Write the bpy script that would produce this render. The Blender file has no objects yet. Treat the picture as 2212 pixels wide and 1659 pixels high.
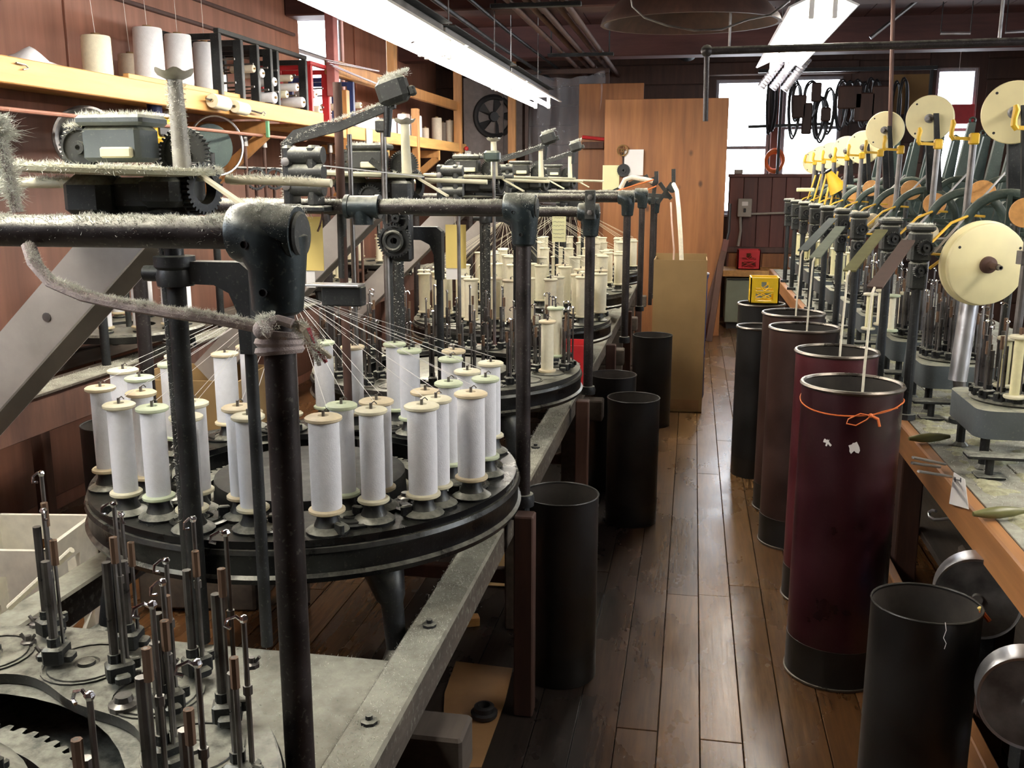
import bpy, math, random
from mathutils import Vector, Matrix, noise as mnoise
random.seed(7)
PI = math.pi
S = bpy.context.scene
COL = S.collection
# ------------------------------------------------------------------ camera
FPX, VX, VY, EYE = 2100.0, 1500.0, 390.0, 1.55
TH = math.atan((829.5 - VY) / FPX)
PS = math.atan((VX - 1106) * math.cos(TH) / FPX)
CF = Vector((-math.sin(PS) * math.cos(TH), math.cos(PS) * math.cos(TH), -math.sin(TH)))
CR = Vector((math.cos(PS), math.sin(PS), 0))
CU = CR.cross(CF)
CP = Vector((0, 0, EYE))
cam = bpy.data.cameras.new('camera')
cam.sensor_width = 36.0
cam.lens = FPX * 36.0 / 2212.0
cam.clip_start = 0.05
camo = bpy.data.objects.new('camera', cam)
COL.objects.link(camo)
camo.matrix_world = Matrix(((CR.x, CU.x, -CF.x, CP.x), (CR.y, CU.y, -CF.y, CP.y), (CR.z, CU.z, -CF.z, CP.z), (0, 0, 0, 1)))
S.camera = camo
# ------------------------------------------------------------------ world, exposure
W = bpy.data.worlds.new('world'); S.world = W
W.use_nodes = True
W.node_tree.nodes['Background'].inputs[0].default_value = (0.86, 0.92, 1.0, 1)
W.node_tree.nodes['Background'].inputs[1].default_value = 17.0
S.view_settings.view_transform = 'Standard'
S.view_settings.look = 'None'
S.view_settings.gamma = 1.0
S.view_settings.use_curve_mapping = False
S.view_settings.exposure = 0.05
TUBE_POWER = 62.0
S.cycles.max_bounces = 5
S.cycles.diffuse_bounces = 3
S.cycles.glossy_bounces = 2
S.cycles.transparent_max_bounces = 8


def portal(loc, rot, sx, sy):                      # guides daylight sampling at a window opening
    l = bpy.data.lights.new('daylight_portal', 'AREA')
    l.shape = 'RECTANGLE'; l.size = sx; l.size_y = sy
    l.cycles.is_portal = True
    o = bpy.data.objects.new('daylight_portal', l); COL.objects.link(o)
    o.location = loc; o.rotation_euler = rot


def at(px, py, X=None, Y=None, Z=None):            # measured picture point -> place on a known plane
    d = CF + CR * ((px - 1106) / FPX) + CU * ((829.5 - py) / FPX)
    t = X / d.x if X is not None else Y / d.y if Y is not None else (Z - EYE) / d.z
    return CP + d * t


# ------------------------------------------------------------------ mesh helpers
def frame_of(d):
    d = Vector(d).normalized()
    a = Vector((0, 0, 1)) if abs(d.z) < 0.9 else Vector((1, 0, 0))
    u = a.cross(d).normalized()
    return u, d.cross(u), d


class MB:
    def __init__(s):
        s.v = []; s.f = []

    def add(s, vs, fs, M=None):
        n = len(s.v)
        s.v += [tuple(M @ Vector(p)) if M else tuple(p) for p in vs]
        s.f += [tuple(i + n for i in f) for f in fs]
        return s

    def bx(s, x0, x1, y0, y1, z0, z1, b=0.0, M=None):
        if b <= 0:
            vs = [(x, y, z) for z in (z0, z1) for y in (y0, y1) for x in (x0, x1)]
            return s.add(vs, [(0, 2, 3, 1), (4, 5, 7, 6), (0, 1, 5, 4), (2, 6, 7, 3), (0, 4, 6, 2), (1, 3, 7, 5)], M)
        def ring(d, z):
            a, c, e, g = x0 + d, x1 - d, y0 + d, y1 - d
            k = b if d == 0 else b * .5
            return [(a + k, e, z), (c - k, e, z), (c, e + k, z), (c, g - k, z), (c - k, g, z), (a + k, g, z), (a, g - k, z), (a, e + k, z)]
        rs = [ring(b, z0), ring(0, z0 + b), ring(0, z1 - b), ring(b, z1)]
        vs = [p for r in rs for p in r]
        fs = [tuple(range(7, -1, -1)), tuple(range(24, 32))]
        for k in range(3):
            for i in range(8):
                j = (i + 1) % 8
                fs.append((k * 8 + i, k * 8 + j, k * 8 + 8 + j, k * 8 + 8 + i))
        return s.add(vs, fs, M)

    def cyl(s, p0, p1, r0, r1=None, n=12, caps=True):
        return s.tube([p0, p1], [r0, r0 if r1 is None else r1], n, caps=caps)

    def tube(s, pts, r, n=8, closed=False, caps=True, flat=1.0):
        pts = [Vector(p) for p in pts]
        m = len(pts)
        rr = r if isinstance(r, (list, tuple)) else [r] * m
        d0 = (pts[1] - pts[0])
        u, w, _ = frame_of(d0)
        vs = []; prev = None
        for i, p in enumerate(pts):
            if closed:
                d = pts[(i + 1) % m] - pts[i - 1]
            else:
                d = pts[min(i + 1, m - 1)] - pts[max(i - 1, 0)]
            if d.length < 1e-9: d = prev or d0
            d = d.normalized()
            u = (u - d * u.dot(d))
            u = u.normalized() if u.length > 1e-6 else frame_of(d)[0]
            w = d.cross(u)
            prev = d
            for k in range(n):
                a = 2 * PI * k / n
                vs.append(p + u * (math.cos(a) * rr[i]) + w * (math.sin(a) * rr[i] * flat))
        fs = []
        for i in range(m if closed else m - 1):
            a0 = i * n; b0 = ((i + 1) % m) * n
            for k in range(n):
                j = (k + 1) % n
                fs.append((a0 + k, a0 + j, b0 + j, b0 + k))
        if caps and not closed:
            fs.append(tuple(range(n - 1, -1, -1)))
            fs.append(tuple(range((m - 1) * n, m * n)))
        return s.add(vs, fs)

    def lathe(s, prof, n=24, M=None):              # prof of (r, z) about the z axis
        vs = []; fs = []; idx = []
        for r, z in prof:
            if r < 1e-6:
                idx.append([len(vs)]); vs.append((0, 0, z))
            else:
                idx.append(list(range(len(vs), len(vs) + n)))
                vs += [(r * math.cos(2 * PI * k / n), r * math.sin(2 * PI * k / n), z) for k in range(n)]
        for a, b in zip(idx, idx[1:]):
            for k in range(n):
                j = (k + 1) % n
                if len(a) == 1 and len(b) == 1: continue
                if len(a) == 1: fs.append((a[0], b[j], b[k]))
                elif len(b) == 1: fs.append((a[k], a[j], b[0]))
                else: fs.append((a[k], a[j], b[j], b[k]))
        return s.add(vs, fs, M)

    def prism(s, pts, z0, z1, M=None):
        n = len(pts)
        vs = [(x, y, z0) for x, y in pts] + [(x, y, z1) for x, y in pts]
        fs = [tuple(range(n - 1, -1, -1)), tuple(range(n, 2 * n))] + [(i, (i + 1) % n, n + (i + 1) % n, n + i) for i in range(n)]
        return s.add(vs, fs, M)

    def ringp(s, outer, inner, z0, z1, M=None):    # flat ring between two outlines of equal length
        n = len(outer)
        vs = [(x, y, z) for z in (z0, z1) for o in (outer, inner) for x, y in o]
        fs = []
        for i in range(n):
            j = (i + 1) % n
            fs += [(2 * n + i, 2 * n + j, 3 * n + j, 3 * n + i), (i, n + i, n + j, j), (i, j, 2 * n + j, 2 * n + i), (n + i, 3 * n + i, 3 * n + j, n + j)]
        return s.add(vs, fs, M)

    def torus(s, c, axis, R, r, n=24, m=6, a0=0, a1=2 * PI, flat=1.0):
        u, w, d = frame_of(axis); c = Vector(c)
        full = abs(a1 - a0 - 2 * PI) < 1e-6
        k = n if full else n + 1
        pts = [c + u * (R * math.cos(a0 + (a1 - a0) * i / n)) + w * (R * math.sin(a0 + (a1 - a0) * i / n)) for i in range(k)]
        return s.tube(pts, r, m, closed=full, flat=flat)

    def ball(s, c, r, n=10, m=6, sz=1.0):
        prof = [(r * math.sin(PI * i / m), -r * sz * math.cos(PI * i / m)) for i in range(m + 1)]
        prof[0] = (0, -r * sz); prof[-1] = (0, r * sz)
        return s.lathe(prof, n, Matrix.Translation(c))

    def build(s, name, mat, parent=None, sharp=38):
        me = bpy.data.meshes.new(name)
        me.from_pydata(s.v, [], s.f); me.validate()
        me.materials.append(mat)
        if sharp:
            me.shade_smooth()
            me.set_sharp_from_angle(angle=math.radians(sharp))
        o = bpy.data.objects.new(name, me); COL.objects.link(o)
        if parent: o.parent = parent
        return o


def gear_pts(R, d, teeth):
    p = []
    for i in range(teeth):
        a = 2 * PI * i / teeth; t = 2 * PI / teeth
        for k, r in ((0, R - d), (.28, R - d), (.42, R), (.78, R)):
            p.append((r * math.cos(a + k * t), r * math.sin(a + k * t)))
    return p


def circ(R, n, ph=0): return [(R * math.cos(2 * PI * i / n + ph), R * math.sin(2 * PI * i / n + ph)) for i in range(n)]


def axM(c, d):                                     # local z axis -> direction d, at c
    u, w, d = frame_of(d)
    return Matrix(((u.x, w.x, d.x, c[0]), (u.y, w.y, d.y, c[1]), (u.z, w.z, d.z, c[2]), (0, 0, 0, 1)))


def T(x, y, z): return Matrix.Translation((x, y, z))
def RZ(a): return Matrix.Rotation(a, 4, 'Z')


def empty(name, loc, rz=0, label=None, cat=None, group=None):
    o = bpy.data.objects.new(name, None); COL.objects.link(o)
    o.empty_display_size = .05
    o.location = loc; o.rotation_euler = (0, 0, rz)
    if label: tag(o, label, cat, group)
    return o


def tag(o, label, cat, group=None):
    o['label'] = label; o['category'] = cat
    if group: o['group'] = group
    return o


def struct(o, label):
    o['kind'] = 'structure'; o['label'] = label
    return o


def stuff(o): o['kind'] = 'stuff'; return o


def copy_tree(o, parent=None, M=None):
    c = o.copy(); COL.objects.link(c); c.parent = parent
    for ch in list(KIDS.get(o, [])) or list(o.children): copy_tree(ch, c)
    return c


KIDS = {}
ORD = ['first', 'second', 'third', 'fourth', 'fifth', 'sixth', 'seventh', 'eighth', 'ninth', 'tenth', 'eleventh', 'twelfth', 'thirteenth', 'fourteenth', 'fifteenth', 'sixteenth', 'seventeenth', 'eighteenth', 'nineteenth', 'twentieth', 'twenty-first', 'twenty-second', 'twenty-third', 'twenty-fourth', 'twenty-fifth', 'twenty-sixth', 'twenty-seventh', 'twenty-eighth', 'twenty-ninth', 'thirtieth', 'thirty-first', 'thirty-second']


# ------------------------------------------------------------------ materials
class NT:
    def __init__(s, name):
        s.m = bpy.data.materials.new(name); s.m.use_nodes = True
        s.t = s.m.node_tree; s.b = s.t.nodes['Principled BSDF']; s.o = s.t.nodes['Material Output']

    def n(s, typ, **k):
        q = s.t.nodes.new(typ)
        for a, b in k.items(): setattr(q, a, b)
        return q

    def l(s, a, b): s.t.links.new(a, b)

    def noise(s, scale, detail=4, vec=None, stretch=None, rough=.55):
        q = s.n('ShaderNodeTexNoise'); q.inputs['Scale'].default_value = scale
        q.inputs['Detail'].default_value = detail; q.inputs['Roughness'].default_value = rough
        if vec is None:
            vec = s.n('ShaderNodeTexCoord').outputs['Object']
        if stretch:
            mp = s.n('ShaderNodeMapping'); mp.inputs['Scale'].default_value = stretch
            s.l(vec, mp.inputs['Vector']); vec = mp.outputs[0]
        s.l(vec, q.inputs['Vector'])
        return q.outputs['Fac']

    def ramp(s, fac, stops):
        q = s.n('ShaderNodeValToRGB'); e = q.color_ramp.elements
        while len(e) < len(stops): e.new(.5)
        for i, (p, c) in enumerate(stops):
            e[i].position = p
            e[i].color = (c, c, c, 1) if isinstance(c, (int, float)) else (*c, 1)
        s.l(fac, q.inputs[0])
        return q.outputs[0]

    def mix(s, fac, a, b):
        q = s.n('ShaderNodeMix', data_type='RGBA')
        for v, i in ((fac, 0), (a, 6), (b, 7)):
            if isinstance(v, (int, float)): q.inputs[i].default_value = v
            elif isinstance(v, tuple): q.inputs[i].default_value = (*v, 1)
            else: s.l(v, q.inputs[i])
        return q.outputs[2]

    def math(s, op, a, b=0.0, clamp=False):
        q = s.n('ShaderNodeMath', operation=op); q.use_clamp = clamp
        for i, v in enumerate((a, b)):
            if isinstance(v, (int, float)): q.inputs[i].default_value = v
            else: s.l(v, q.inputs[i])
        return q.outputs[0]

    def bump(s, h, k=.2, d=.01):
        q = s.n('ShaderNodeBump'); q.inputs['Strength'].default_value = k; q.inputs['Distance'].default_value = d
        s.l(h, q.inputs['Height']); s.l(q.outputs[0], s.b.inputs['Normal'])

    def set(s, col=None, rough=None, metal=None, spec=None):
        for v, k in ((col, 'Base Color'), (rough, 'Roughness'), (metal, 'Metallic'), (spec, 'Specular IOR Level')):
            if v is None: continue
            if isinstance(v, (int, float)): s.b.inputs[k].default_value = v
            elif isinstance(v, tuple): s.b.inputs[k].default_value = (*v, 1)
            else: s.l(v, s.b.inputs[k])
        return s


def k3(c, k): return tuple(max(0, min(1, x * k)) for x in c)


LINT = (.58, .58, .46)


def metal(name, col, rough=.5, met=.6, dust=.0, var=.45, scale=14, dustcol=LINT):
    q = NT(name)
    nz = q.noise(scale, 5)
    c = q.ramp(nz, [(.3, k3(col, 1 - var)), (.72, k3(col, 1 + var))])
    r = q.ramp(nz, [(.3, max(.05, rough - .12)), (.8, min(1, rough + .15))])
    me = met
    if dust > 0:                                   # settled fibre dust on the upward faces
        g = q.n('ShaderNodeNewGeometry'); sp = q.n('ShaderNodeSeparateXYZ'); q.l(g.outputs['Normal'], sp.inputs[0])
        up = q.ramp(sp.outputs['Z'], [(.25, 0.0), (.95, 1.0)])
        dn = q.ramp(q.noise(32, 6, rough=.7), [(.34, .25), (.6, 1.0)])
        spk = q.ramp(q.noise(150, 3), [(.60, 0.0), (.70, .35)])
        f = q.math('MULTIPLY', q.math('MULTIPLY', up, dn), dust, True)
        f = q.math('MAXIMUM', f, q.math('MULTIPLY', spk, dust * .35))
        c = q.mix(f, c, dustcol)
        me = q.math('MULTIPLY', q.math('SUBTRACT', 1.0, f), met)
        r = q.math('MAXIMUM', r, q.math('MULTIPLY', f, .95))
    q.set(c, r, me)
    q.bump(q.noise(scale * 6, 3), .12, .004)
    return q.m


def plain(name, col, rough=.6, met=0, var=.12, scale=20, bump=.08, spec=None):
    q = NT(name)
    nz = q.noise(scale, 4)
    q.set(q.ramp(nz, [(.3, k3(col, 1 - var)), (.7, k3(col, 1 + var))]), rough, met, spec)
    if bump: q.bump(q.noise(scale * 5, 2), bump, .004)
    return q.m


def wood(name, c0, c1, stretch=(1, 1, 1), scale=6, rough=.6, rnd=.25, knots=False, dust=0.0):
    q = NT(name)
    tc = q.n('ShaderNodeTexCoord').outputs['Object']
    oi = q.n('ShaderNodeObjectInfo')
    ad = q.n('ShaderNodeVectorMath', operation='ADD'); q.l(tc, ad.inputs[0])
    sc = q.n('ShaderNodeVectorMath', operation='SCALE'); sc.inputs[0].default_value = (7.3, 3.1, 5.7); q.l(oi.outputs['Random'], sc.inputs['Scale'])
    q.l(sc.outputs[0], ad.inputs[1])
    nz = q.noise(scale, 6, ad.outputs[0], stretch, .62)
    c = q.ramp(nz, [(.28, c0), (.72, c1)])
    if knots:
        vo = q.n('ShaderNodeTexVoronoi'); vo.inputs['Scale'].default_value = 2.2
        mp = q.n('ShaderNodeMapping'); mp.inputs['Scale'].default_value = (2.2, 0.0, 1.4); q.l(tc, mp.inputs[0]); q.l(mp.outputs[0], vo.inputs['Vector'])
        c = q.mix(q.ramp(vo.outputs['Distance'], [(.05, .9), (.13, 0.0)]), c, k3(c0, .35))
    fine = q.ramp(q.noise(scale * 5, 3, ad.outputs[0], stretch), [(.35, .75), (.65, 1.15)])
    mm = q.n('ShaderNodeMix', data_type='RGBA', blend_type='MULTIPLY'); mm.inputs[0].default_value = .6
    q.l(c, mm.inputs[6]); q.l(fine, mm.inputs[7])
    hv = q.n('ShaderNodeHueSaturation'); q.l(mm.outputs[2], hv.inputs['Color'])
    q.l(q.math('ADD', q.math('MULTIPLY', oi.outputs['Random'], 2 * rnd), 1 - rnd), hv.inputs['Value'])
    col = hv.outputs[0]
    if dust:                                       # fibre dust lying on the upward faces
        g = q.n('ShaderNodeNewGeometry'); sp = q.n('ShaderNodeSeparateXYZ'); q.l(g.outputs['Normal'], sp.inputs[0])
        up = q.ramp(sp.outputs['Z'], [(.4, 0.0), (.95, 1.0)])
        dn = q.ramp(q.noise(9, 7, g.outputs['Position'], None, .7), [(.32, .35), (.62, 1.0)])
        f = q.math('MULTIPLY', q.math('MULTIPLY', up, dn), dust, True)
        sp2 = q.ramp(q.noise(60, 4, g.outputs['Position']), [(.55, 0.0), (.7, .3)])
        col = q.mix(q.math('MAXIMUM', f, q.math('MULTIPLY', sp2, dust)), col, k3(LINT, .72))
    q.set(col, rough)
    q.bump(nz, .1, .004)
    return q.m


def emis(name, col, k):
    q = NT(name); q.set((.8, .8, .8))
    q.b.inputs['Emission Color'].default_value = (*col, 1); q.b.inputs['Emission Strength'].default_value = k
    return q.m


M_iron = metal('cast_iron_black', (.025, .027, .028), .48, .5, .55)
M_irond = metal('cast_iron_dusty', (.035, .037, .034), .6, .4, .85)
M_pipe = metal('pipe_steel_dark', (.034, .028, .027), .48, .6, .85)
M_fit = metal('fitting_blue_black', (.017, .026, .029), .38, .4, .68)
M_deck = metal('deck_plate', (.042, .042, .04), .40, .6, .58, scale=7)
M_deckd = metal('deck_plate_black', (.012, .013, .014), .30, .6, .10, scale=7)
M_rim = metal('deck_rim_black', (.014, .015, .016), .35, .6, .35)
M_steel = metal('steel_bright', (.62, .62, .63), .4, 1.0, .0, .12)
M_steeld = metal('steel_dull', (.2, .19, .18), .42, .9, .25)
M_spin = metal('spindle_steel', (.16, .15, .145), .36, .9, .2)
M_chrome = metal('chrome', (.8, .8, .82), .1, 1.0, 0, .05)
M_brown = plain('felt_brown', (.13, .075, .042), .8)
M_grey = metal('grey_paint', (.085, .10, .105), .5, .15, .8, .2, 9, (.52, .51, .36))
M_green = metal('green_paint', (.035, .055, .045), .45, .3, .5, .3)
M_chute = metal('chute_grey', (.34, .31, .28), .55, .3, .35, .25, 6)
M_yarnw = plain('yarn_white', (.80, .81, .83), .8, bump=.25, scale=60, var=.04)
M_yarnc = plain('yarn_cream', (.83, .78, .58), .8, bump=.25, scale=60, var=.05)
M_yarny = plain('yarn_yellow', (.78, .73, .42), .8, bump=.25, scale=60, var=.05)
M_flt = plain('flange_tan', (.60, .51, .33), .55, var=.25, scale=12)
M_flg = plain('flange_green', (.50, .56, .38), .55, var=.2, scale=12)
M_flc = plain('flange_cream', (.66, .62, .44), .55, var=.2, scale=12)
M_thread = plain('thread_white', (.85, .84, .80), .7, bump=0)
M_lint = plain('lint_fibre', (.86, .86, .76), .95, bump=0, var=.1)
M_ply = wood('plywood_orange', (.17, .060, .018), (.34, .138, .043), (1, 1, .08), 5, .55, .12, True)
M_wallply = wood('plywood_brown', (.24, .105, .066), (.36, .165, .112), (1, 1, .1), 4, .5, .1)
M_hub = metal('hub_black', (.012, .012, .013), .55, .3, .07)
M_lowwall = wood('plywood_dark_shaded', (.105, .045, .029), (.19, .085, .055), (1, 1, .1), 4, .55, .15)  # dirty lower panels, with part of the shelf's shade put into the colour
M_dwood = wood('dark_wood', (.035, .018, .013), (.085, .04, .026), (1, 1, .12), 6, .55, .25)
M_redwood = wood('red_stained_board', (.075, .02, .014), (.15, .042, .026), (1, 1, .1), 6, .5, .3)
M_beam = wood('ceiling_timber', (.05, .019, .017), (.12, .046, .04), (.12, 1, 1), 5, .7, .2)
M_pine = wood('pine_shelf', (.50, .25, .075), (.70, .40, .14), (1, .08, 1), 7, .5, .12)
M_pinev = wood('pine_post', (.36, .16, .05), (.52, .26, .09), (1, 1, .1), 7, .5, .15)
M_bench = wood('bench_board', (.24, .10, .034), (.44, .21, .078), (1, .07, 1), 7, .45, .1)
M_grayboard = wood('dusty_board', (.035, .027, .02), (.10, .082, .062), (.6, .3, 1), 9, .9, .15, False, .9)
M_oldtimber = wood('old_timber', (.045, .033, .024), (.13, .105, .08), (1, .1, 1), 8, .85, .2)
M_card = plain('cardboard', (.26, .165, .065), .8, var=.08, scale=6)
M_cardd = plain('cardboard_floor', (.24, .13, .05), .8, var=.15, scale=6)
M_canblk = metal('fibre_can_black', (.0068, .0062, .0055), .45, .1, .05, .5, 5)
M_canred = metal('fibre_can_red', (.022, .0035, .006), .36, .0, .1, .6, 5)
M_canred2 = metal('fibre_can_crimson', (.05, .007, .010), .4, .0, .15, .4, 5)
M_canbrn = metal('fibre_can_brown', (.03, .013, .009), .42, .1, .15, .6, 5)
M_caninn = plain('can_inside', (.028, .023, .018), .8, var=.3)
M_rimm = metal('can_rim_steel', (.14, .12, .1), .35, .85, .2)
M_white = plain('white_paper', (.82, .80, .76), .7, var=.04, scale=4)
M_cyel = plain('yellow_card', (.72, .56, .17), .7, var=.06, scale=5)
M_pyel = plain('yellow_note', (.78, .76, .42), .7, var=.05, scale=5)
M_ink = plain('ink', (.05, .05, .07), .8, bump=0)
M_wheel = plain('capstan_cream', (.84, .75, .42), .42, var=.1, scale=5, bump=.03)
M_yel = plain('yellow_paint', (.72, .44, .03), .45, var=.15)
M_belt = plain('yellow_belt', (.78, .47, .04), .45, var=.1)
M_orange = wood('orange_wood_pulley', (.42, .19, .05), (.60, .32, .11), (1, 1, 1), 9, .5, .1)
M_red = plain('red_plastic', (.50, .025, .03), .4, var=.1)
M_crate = plain('yellow_plastic', (.80, .53, .02), .4, var=.1)
M_blue = plain('blue_paint', (.03, .05, .16), .4, var=.2)
M_blackr = plain('black_rubber', (.015, .015, .016), .5, var=.2)
M_orangec = plain('orange_cable', (.65, .16, .04), .5)
M_cab = plain('green_cabinet', (.27, .30, .22), .5, var=.12, scale=3)
M_boxg = plain('switch_box_grey', (.34, .31, .26), .5, var=.08)
M_wtrim = plain('window_trim', (.35, .36, .40), .5, var=.1)
M_reflect = plain('lamp_reflector', (.82, .82, .80), .5, var=.03, bump=0)
M_tube = emis('fluorescent_tube', (1.0, .93, .84), TUBE_POWER)
M_silver = metal('silver_duct', (.55, .54, .6), .45, .8, .0, .1)
M_strap = plain('woven_strap', (.40, .34, .32), .9, var=.25, scale=90, bump=.4)
M_rope = plain('cotton_rope', (.82, .77, .60), .85, var=.1, scale=60, bump=.3)
M_rust = wood('rusty_timber', (.045, .02, .014), (.10, .045, .028), (1, 1, .15), 8, .75, .2)
M_plastic = NT('clear_plastic')
M_plastic.set((.75, .76, .82), .12); M_plastic.b.inputs['Alpha'].default_value = .22
M_plastic.bump(M_plastic.noise(5, 3), .8, .08); M_plastic = M_plastic.m
g = NT('window_glass')
tr = g.n('ShaderNodeBsdfTransparent'); gl = g.n('ShaderNodeBsdfGlossy'); gl.inputs['Roughness'].default_value = .03
mx = g.n('ShaderNodeMixShader'); mx.inputs[0].default_value = .06
g.l(tr.outputs[0], mx.inputs[1]); g.l(gl.outputs[0], mx.inputs[2]); g.l(mx.outputs[0], g.o.inputs['Surface'])
M_glass = g.m


def floor_material():                              # worn boards: paler where feet walk, black with oil by the machines
    q = NT('floor_plank')
    g = q.n('ShaderNodeNewGeometry'); pos = g.outputs['Position']
    sp = q.n('ShaderNodeSeparateXYZ'); q.l(pos, sp.inputs[0])
    oi = q.n('ShaderNodeObjectInfo')
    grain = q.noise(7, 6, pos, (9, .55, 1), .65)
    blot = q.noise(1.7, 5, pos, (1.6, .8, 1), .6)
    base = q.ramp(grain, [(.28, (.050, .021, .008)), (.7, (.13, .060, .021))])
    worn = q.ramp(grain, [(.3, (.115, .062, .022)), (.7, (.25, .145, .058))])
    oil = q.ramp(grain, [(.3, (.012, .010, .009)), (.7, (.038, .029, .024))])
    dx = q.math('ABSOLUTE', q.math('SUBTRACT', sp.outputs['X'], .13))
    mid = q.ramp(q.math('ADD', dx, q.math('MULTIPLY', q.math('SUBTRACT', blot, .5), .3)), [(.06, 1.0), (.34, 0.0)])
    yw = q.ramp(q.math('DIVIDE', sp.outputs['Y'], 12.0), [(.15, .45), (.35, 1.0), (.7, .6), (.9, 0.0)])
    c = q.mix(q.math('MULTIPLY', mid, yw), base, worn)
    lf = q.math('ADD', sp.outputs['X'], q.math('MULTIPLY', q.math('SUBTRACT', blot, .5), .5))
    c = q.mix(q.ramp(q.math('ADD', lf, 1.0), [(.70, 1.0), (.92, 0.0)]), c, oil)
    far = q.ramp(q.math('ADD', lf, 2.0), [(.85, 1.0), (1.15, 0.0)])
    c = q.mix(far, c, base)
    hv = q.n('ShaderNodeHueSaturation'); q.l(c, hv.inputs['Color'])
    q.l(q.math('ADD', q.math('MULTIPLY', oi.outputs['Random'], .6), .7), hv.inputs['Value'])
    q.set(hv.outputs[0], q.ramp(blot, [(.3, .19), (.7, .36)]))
    q.bump(grain, .12, .003)
    return q.m


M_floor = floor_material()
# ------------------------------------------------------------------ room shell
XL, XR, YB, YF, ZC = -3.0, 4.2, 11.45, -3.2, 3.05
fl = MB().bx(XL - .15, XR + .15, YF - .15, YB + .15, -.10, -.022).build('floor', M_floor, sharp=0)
struct(fl, 'worn brown wooden plank floor running down the aisle')
# planks: one mesh per length, shared; each plank its own object
xs = [-.045 + .1185 * k for k in range(-14, 9)]
plank_mesh = {}
nplank = 0
for i, x in enumerate(xs):
    y = .55 - random.uniform(0, .9)
    wide = .1185
    while y < 11.3:
        L = random.choice((1.0, 1.3, 1.6, 1.9, 2.2))
        if y > 6.5: L += 1.0
        key = (L,)
        if key not in plank_mesh:
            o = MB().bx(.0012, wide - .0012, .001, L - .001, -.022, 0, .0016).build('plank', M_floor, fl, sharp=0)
            plank_mesh[key] = o.data
        else:
            o = bpy.data.objects.new('plank', plank_mesh[key]); COL.objects.link(o); o.parent = fl
        o.location = (x, y, random.uniform(-.0012, .0008))
        nplank += 1
        y += L


def wall_holes(name, mat, axis, c, t, a0, a1, z0, z1, holes, label):
    mb = MB()
    def put(p, q, u, w):
        if q - p < 1e-4 or w - u < 1e-4: return
        if axis == 'y': mb.bx(p, q, c, c + t, u, w)
        else: mb.bx(c - t, c, p, q, u, w)
    e = a0
    for (h0, h1, u, w) in sorted(holes):
        put(e, h0, z0, z1); put(h0, h1, z0, u); put(h0, h1, w, z1); e = h1
    put(e, a1, z0, z1)
    return struct(mb.build(name, mat, sharp=0), label)


WB = [(.20, .80, 1.18, 2.64), (.93, 1.55, 1.58, 2.66), (2.50, 2.92, 1.45, 2.72)]
wb = wall_holes('wall_back', M_dwood, 'y', YB, .15, XL - .15, XR + .15, -.1, ZC + .1, WB, 'dark wooden back wall with bright tall windows')
WLH = [(7.35, 8.35, 2.06, 3.0), (0.0, 1.3, 1.6, 2.9)]
wl = wall_holes('wall_left', M_wallply, 'x', XL, .15, YF - .15, YB, -.1, ZC + .1, WLH, 'brown plywood left wall behind the yarn shelf')
wr = wall_holes('wall_right', M_dwood, 'x', XR + .15, .15, YF - .15, YB, -.1, ZC + .1, [(2.0, 3.2, 1.2, 2.6), (5.0, 6.2, 1.2, 2.6)], 'dark wooden right wall behind the bench braiders')
wf = struct(MB().bx(XL - .15, XR + .15, YF - .15, YF, -.1, ZC + .1).build('wall_front', M_dwood, sharp=0), 'dark wooden wall at the near end of the workshop')
ce = struct(MB().bx(XL - .15, XR + .15, YF - .15, YB + .15, ZC, ZC + .1).build('ceiling', M_beam, sharp=0), 'dark red-brown timber ceiling with cross beams')
for yb in (-1.2, 1.6, 4.4, 7.1, 9.9):
    MB().bx(XL, XR, yb, yb + .26, ZC - .32, ZC, .01).build('beam', M_beam, ce, 0)
for k in range(26):                                # ceiling boards between the beams
    x = XL + .28 * k
    MB().bx(x + .004, x + .276, 6.0, YB, ZC - .022, ZC).build('ceiling_board', M_beam, ce, 0)
# plywood panels and battens on the left wall
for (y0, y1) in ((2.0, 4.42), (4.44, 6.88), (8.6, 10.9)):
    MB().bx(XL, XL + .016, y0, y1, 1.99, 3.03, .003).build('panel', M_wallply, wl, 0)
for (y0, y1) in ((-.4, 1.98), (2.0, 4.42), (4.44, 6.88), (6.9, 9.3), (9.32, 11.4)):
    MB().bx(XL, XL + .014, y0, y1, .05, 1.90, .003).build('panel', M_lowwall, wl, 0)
M_trimd = plain('trim_dark', (.07, .035, .03), .6)
for z in (2.46, 2.60):
    MB().bx(XL + .016, XL + .04, 1.8, 7.2, z, z + .022, .004).build('batten', M_trimd, wl, 0)
# shallow horizontal boards on the back wall
for k in range(14):
    z = .02 + .215 * k
    for (x0, x1) in ((XL, .12), (1.63, 2.42), (3.0, XR)):
        MB().bx(x0, x1, YB - .018, YB, z, z + .208, .004).build('board', M_dwood, wb, 0)


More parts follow.
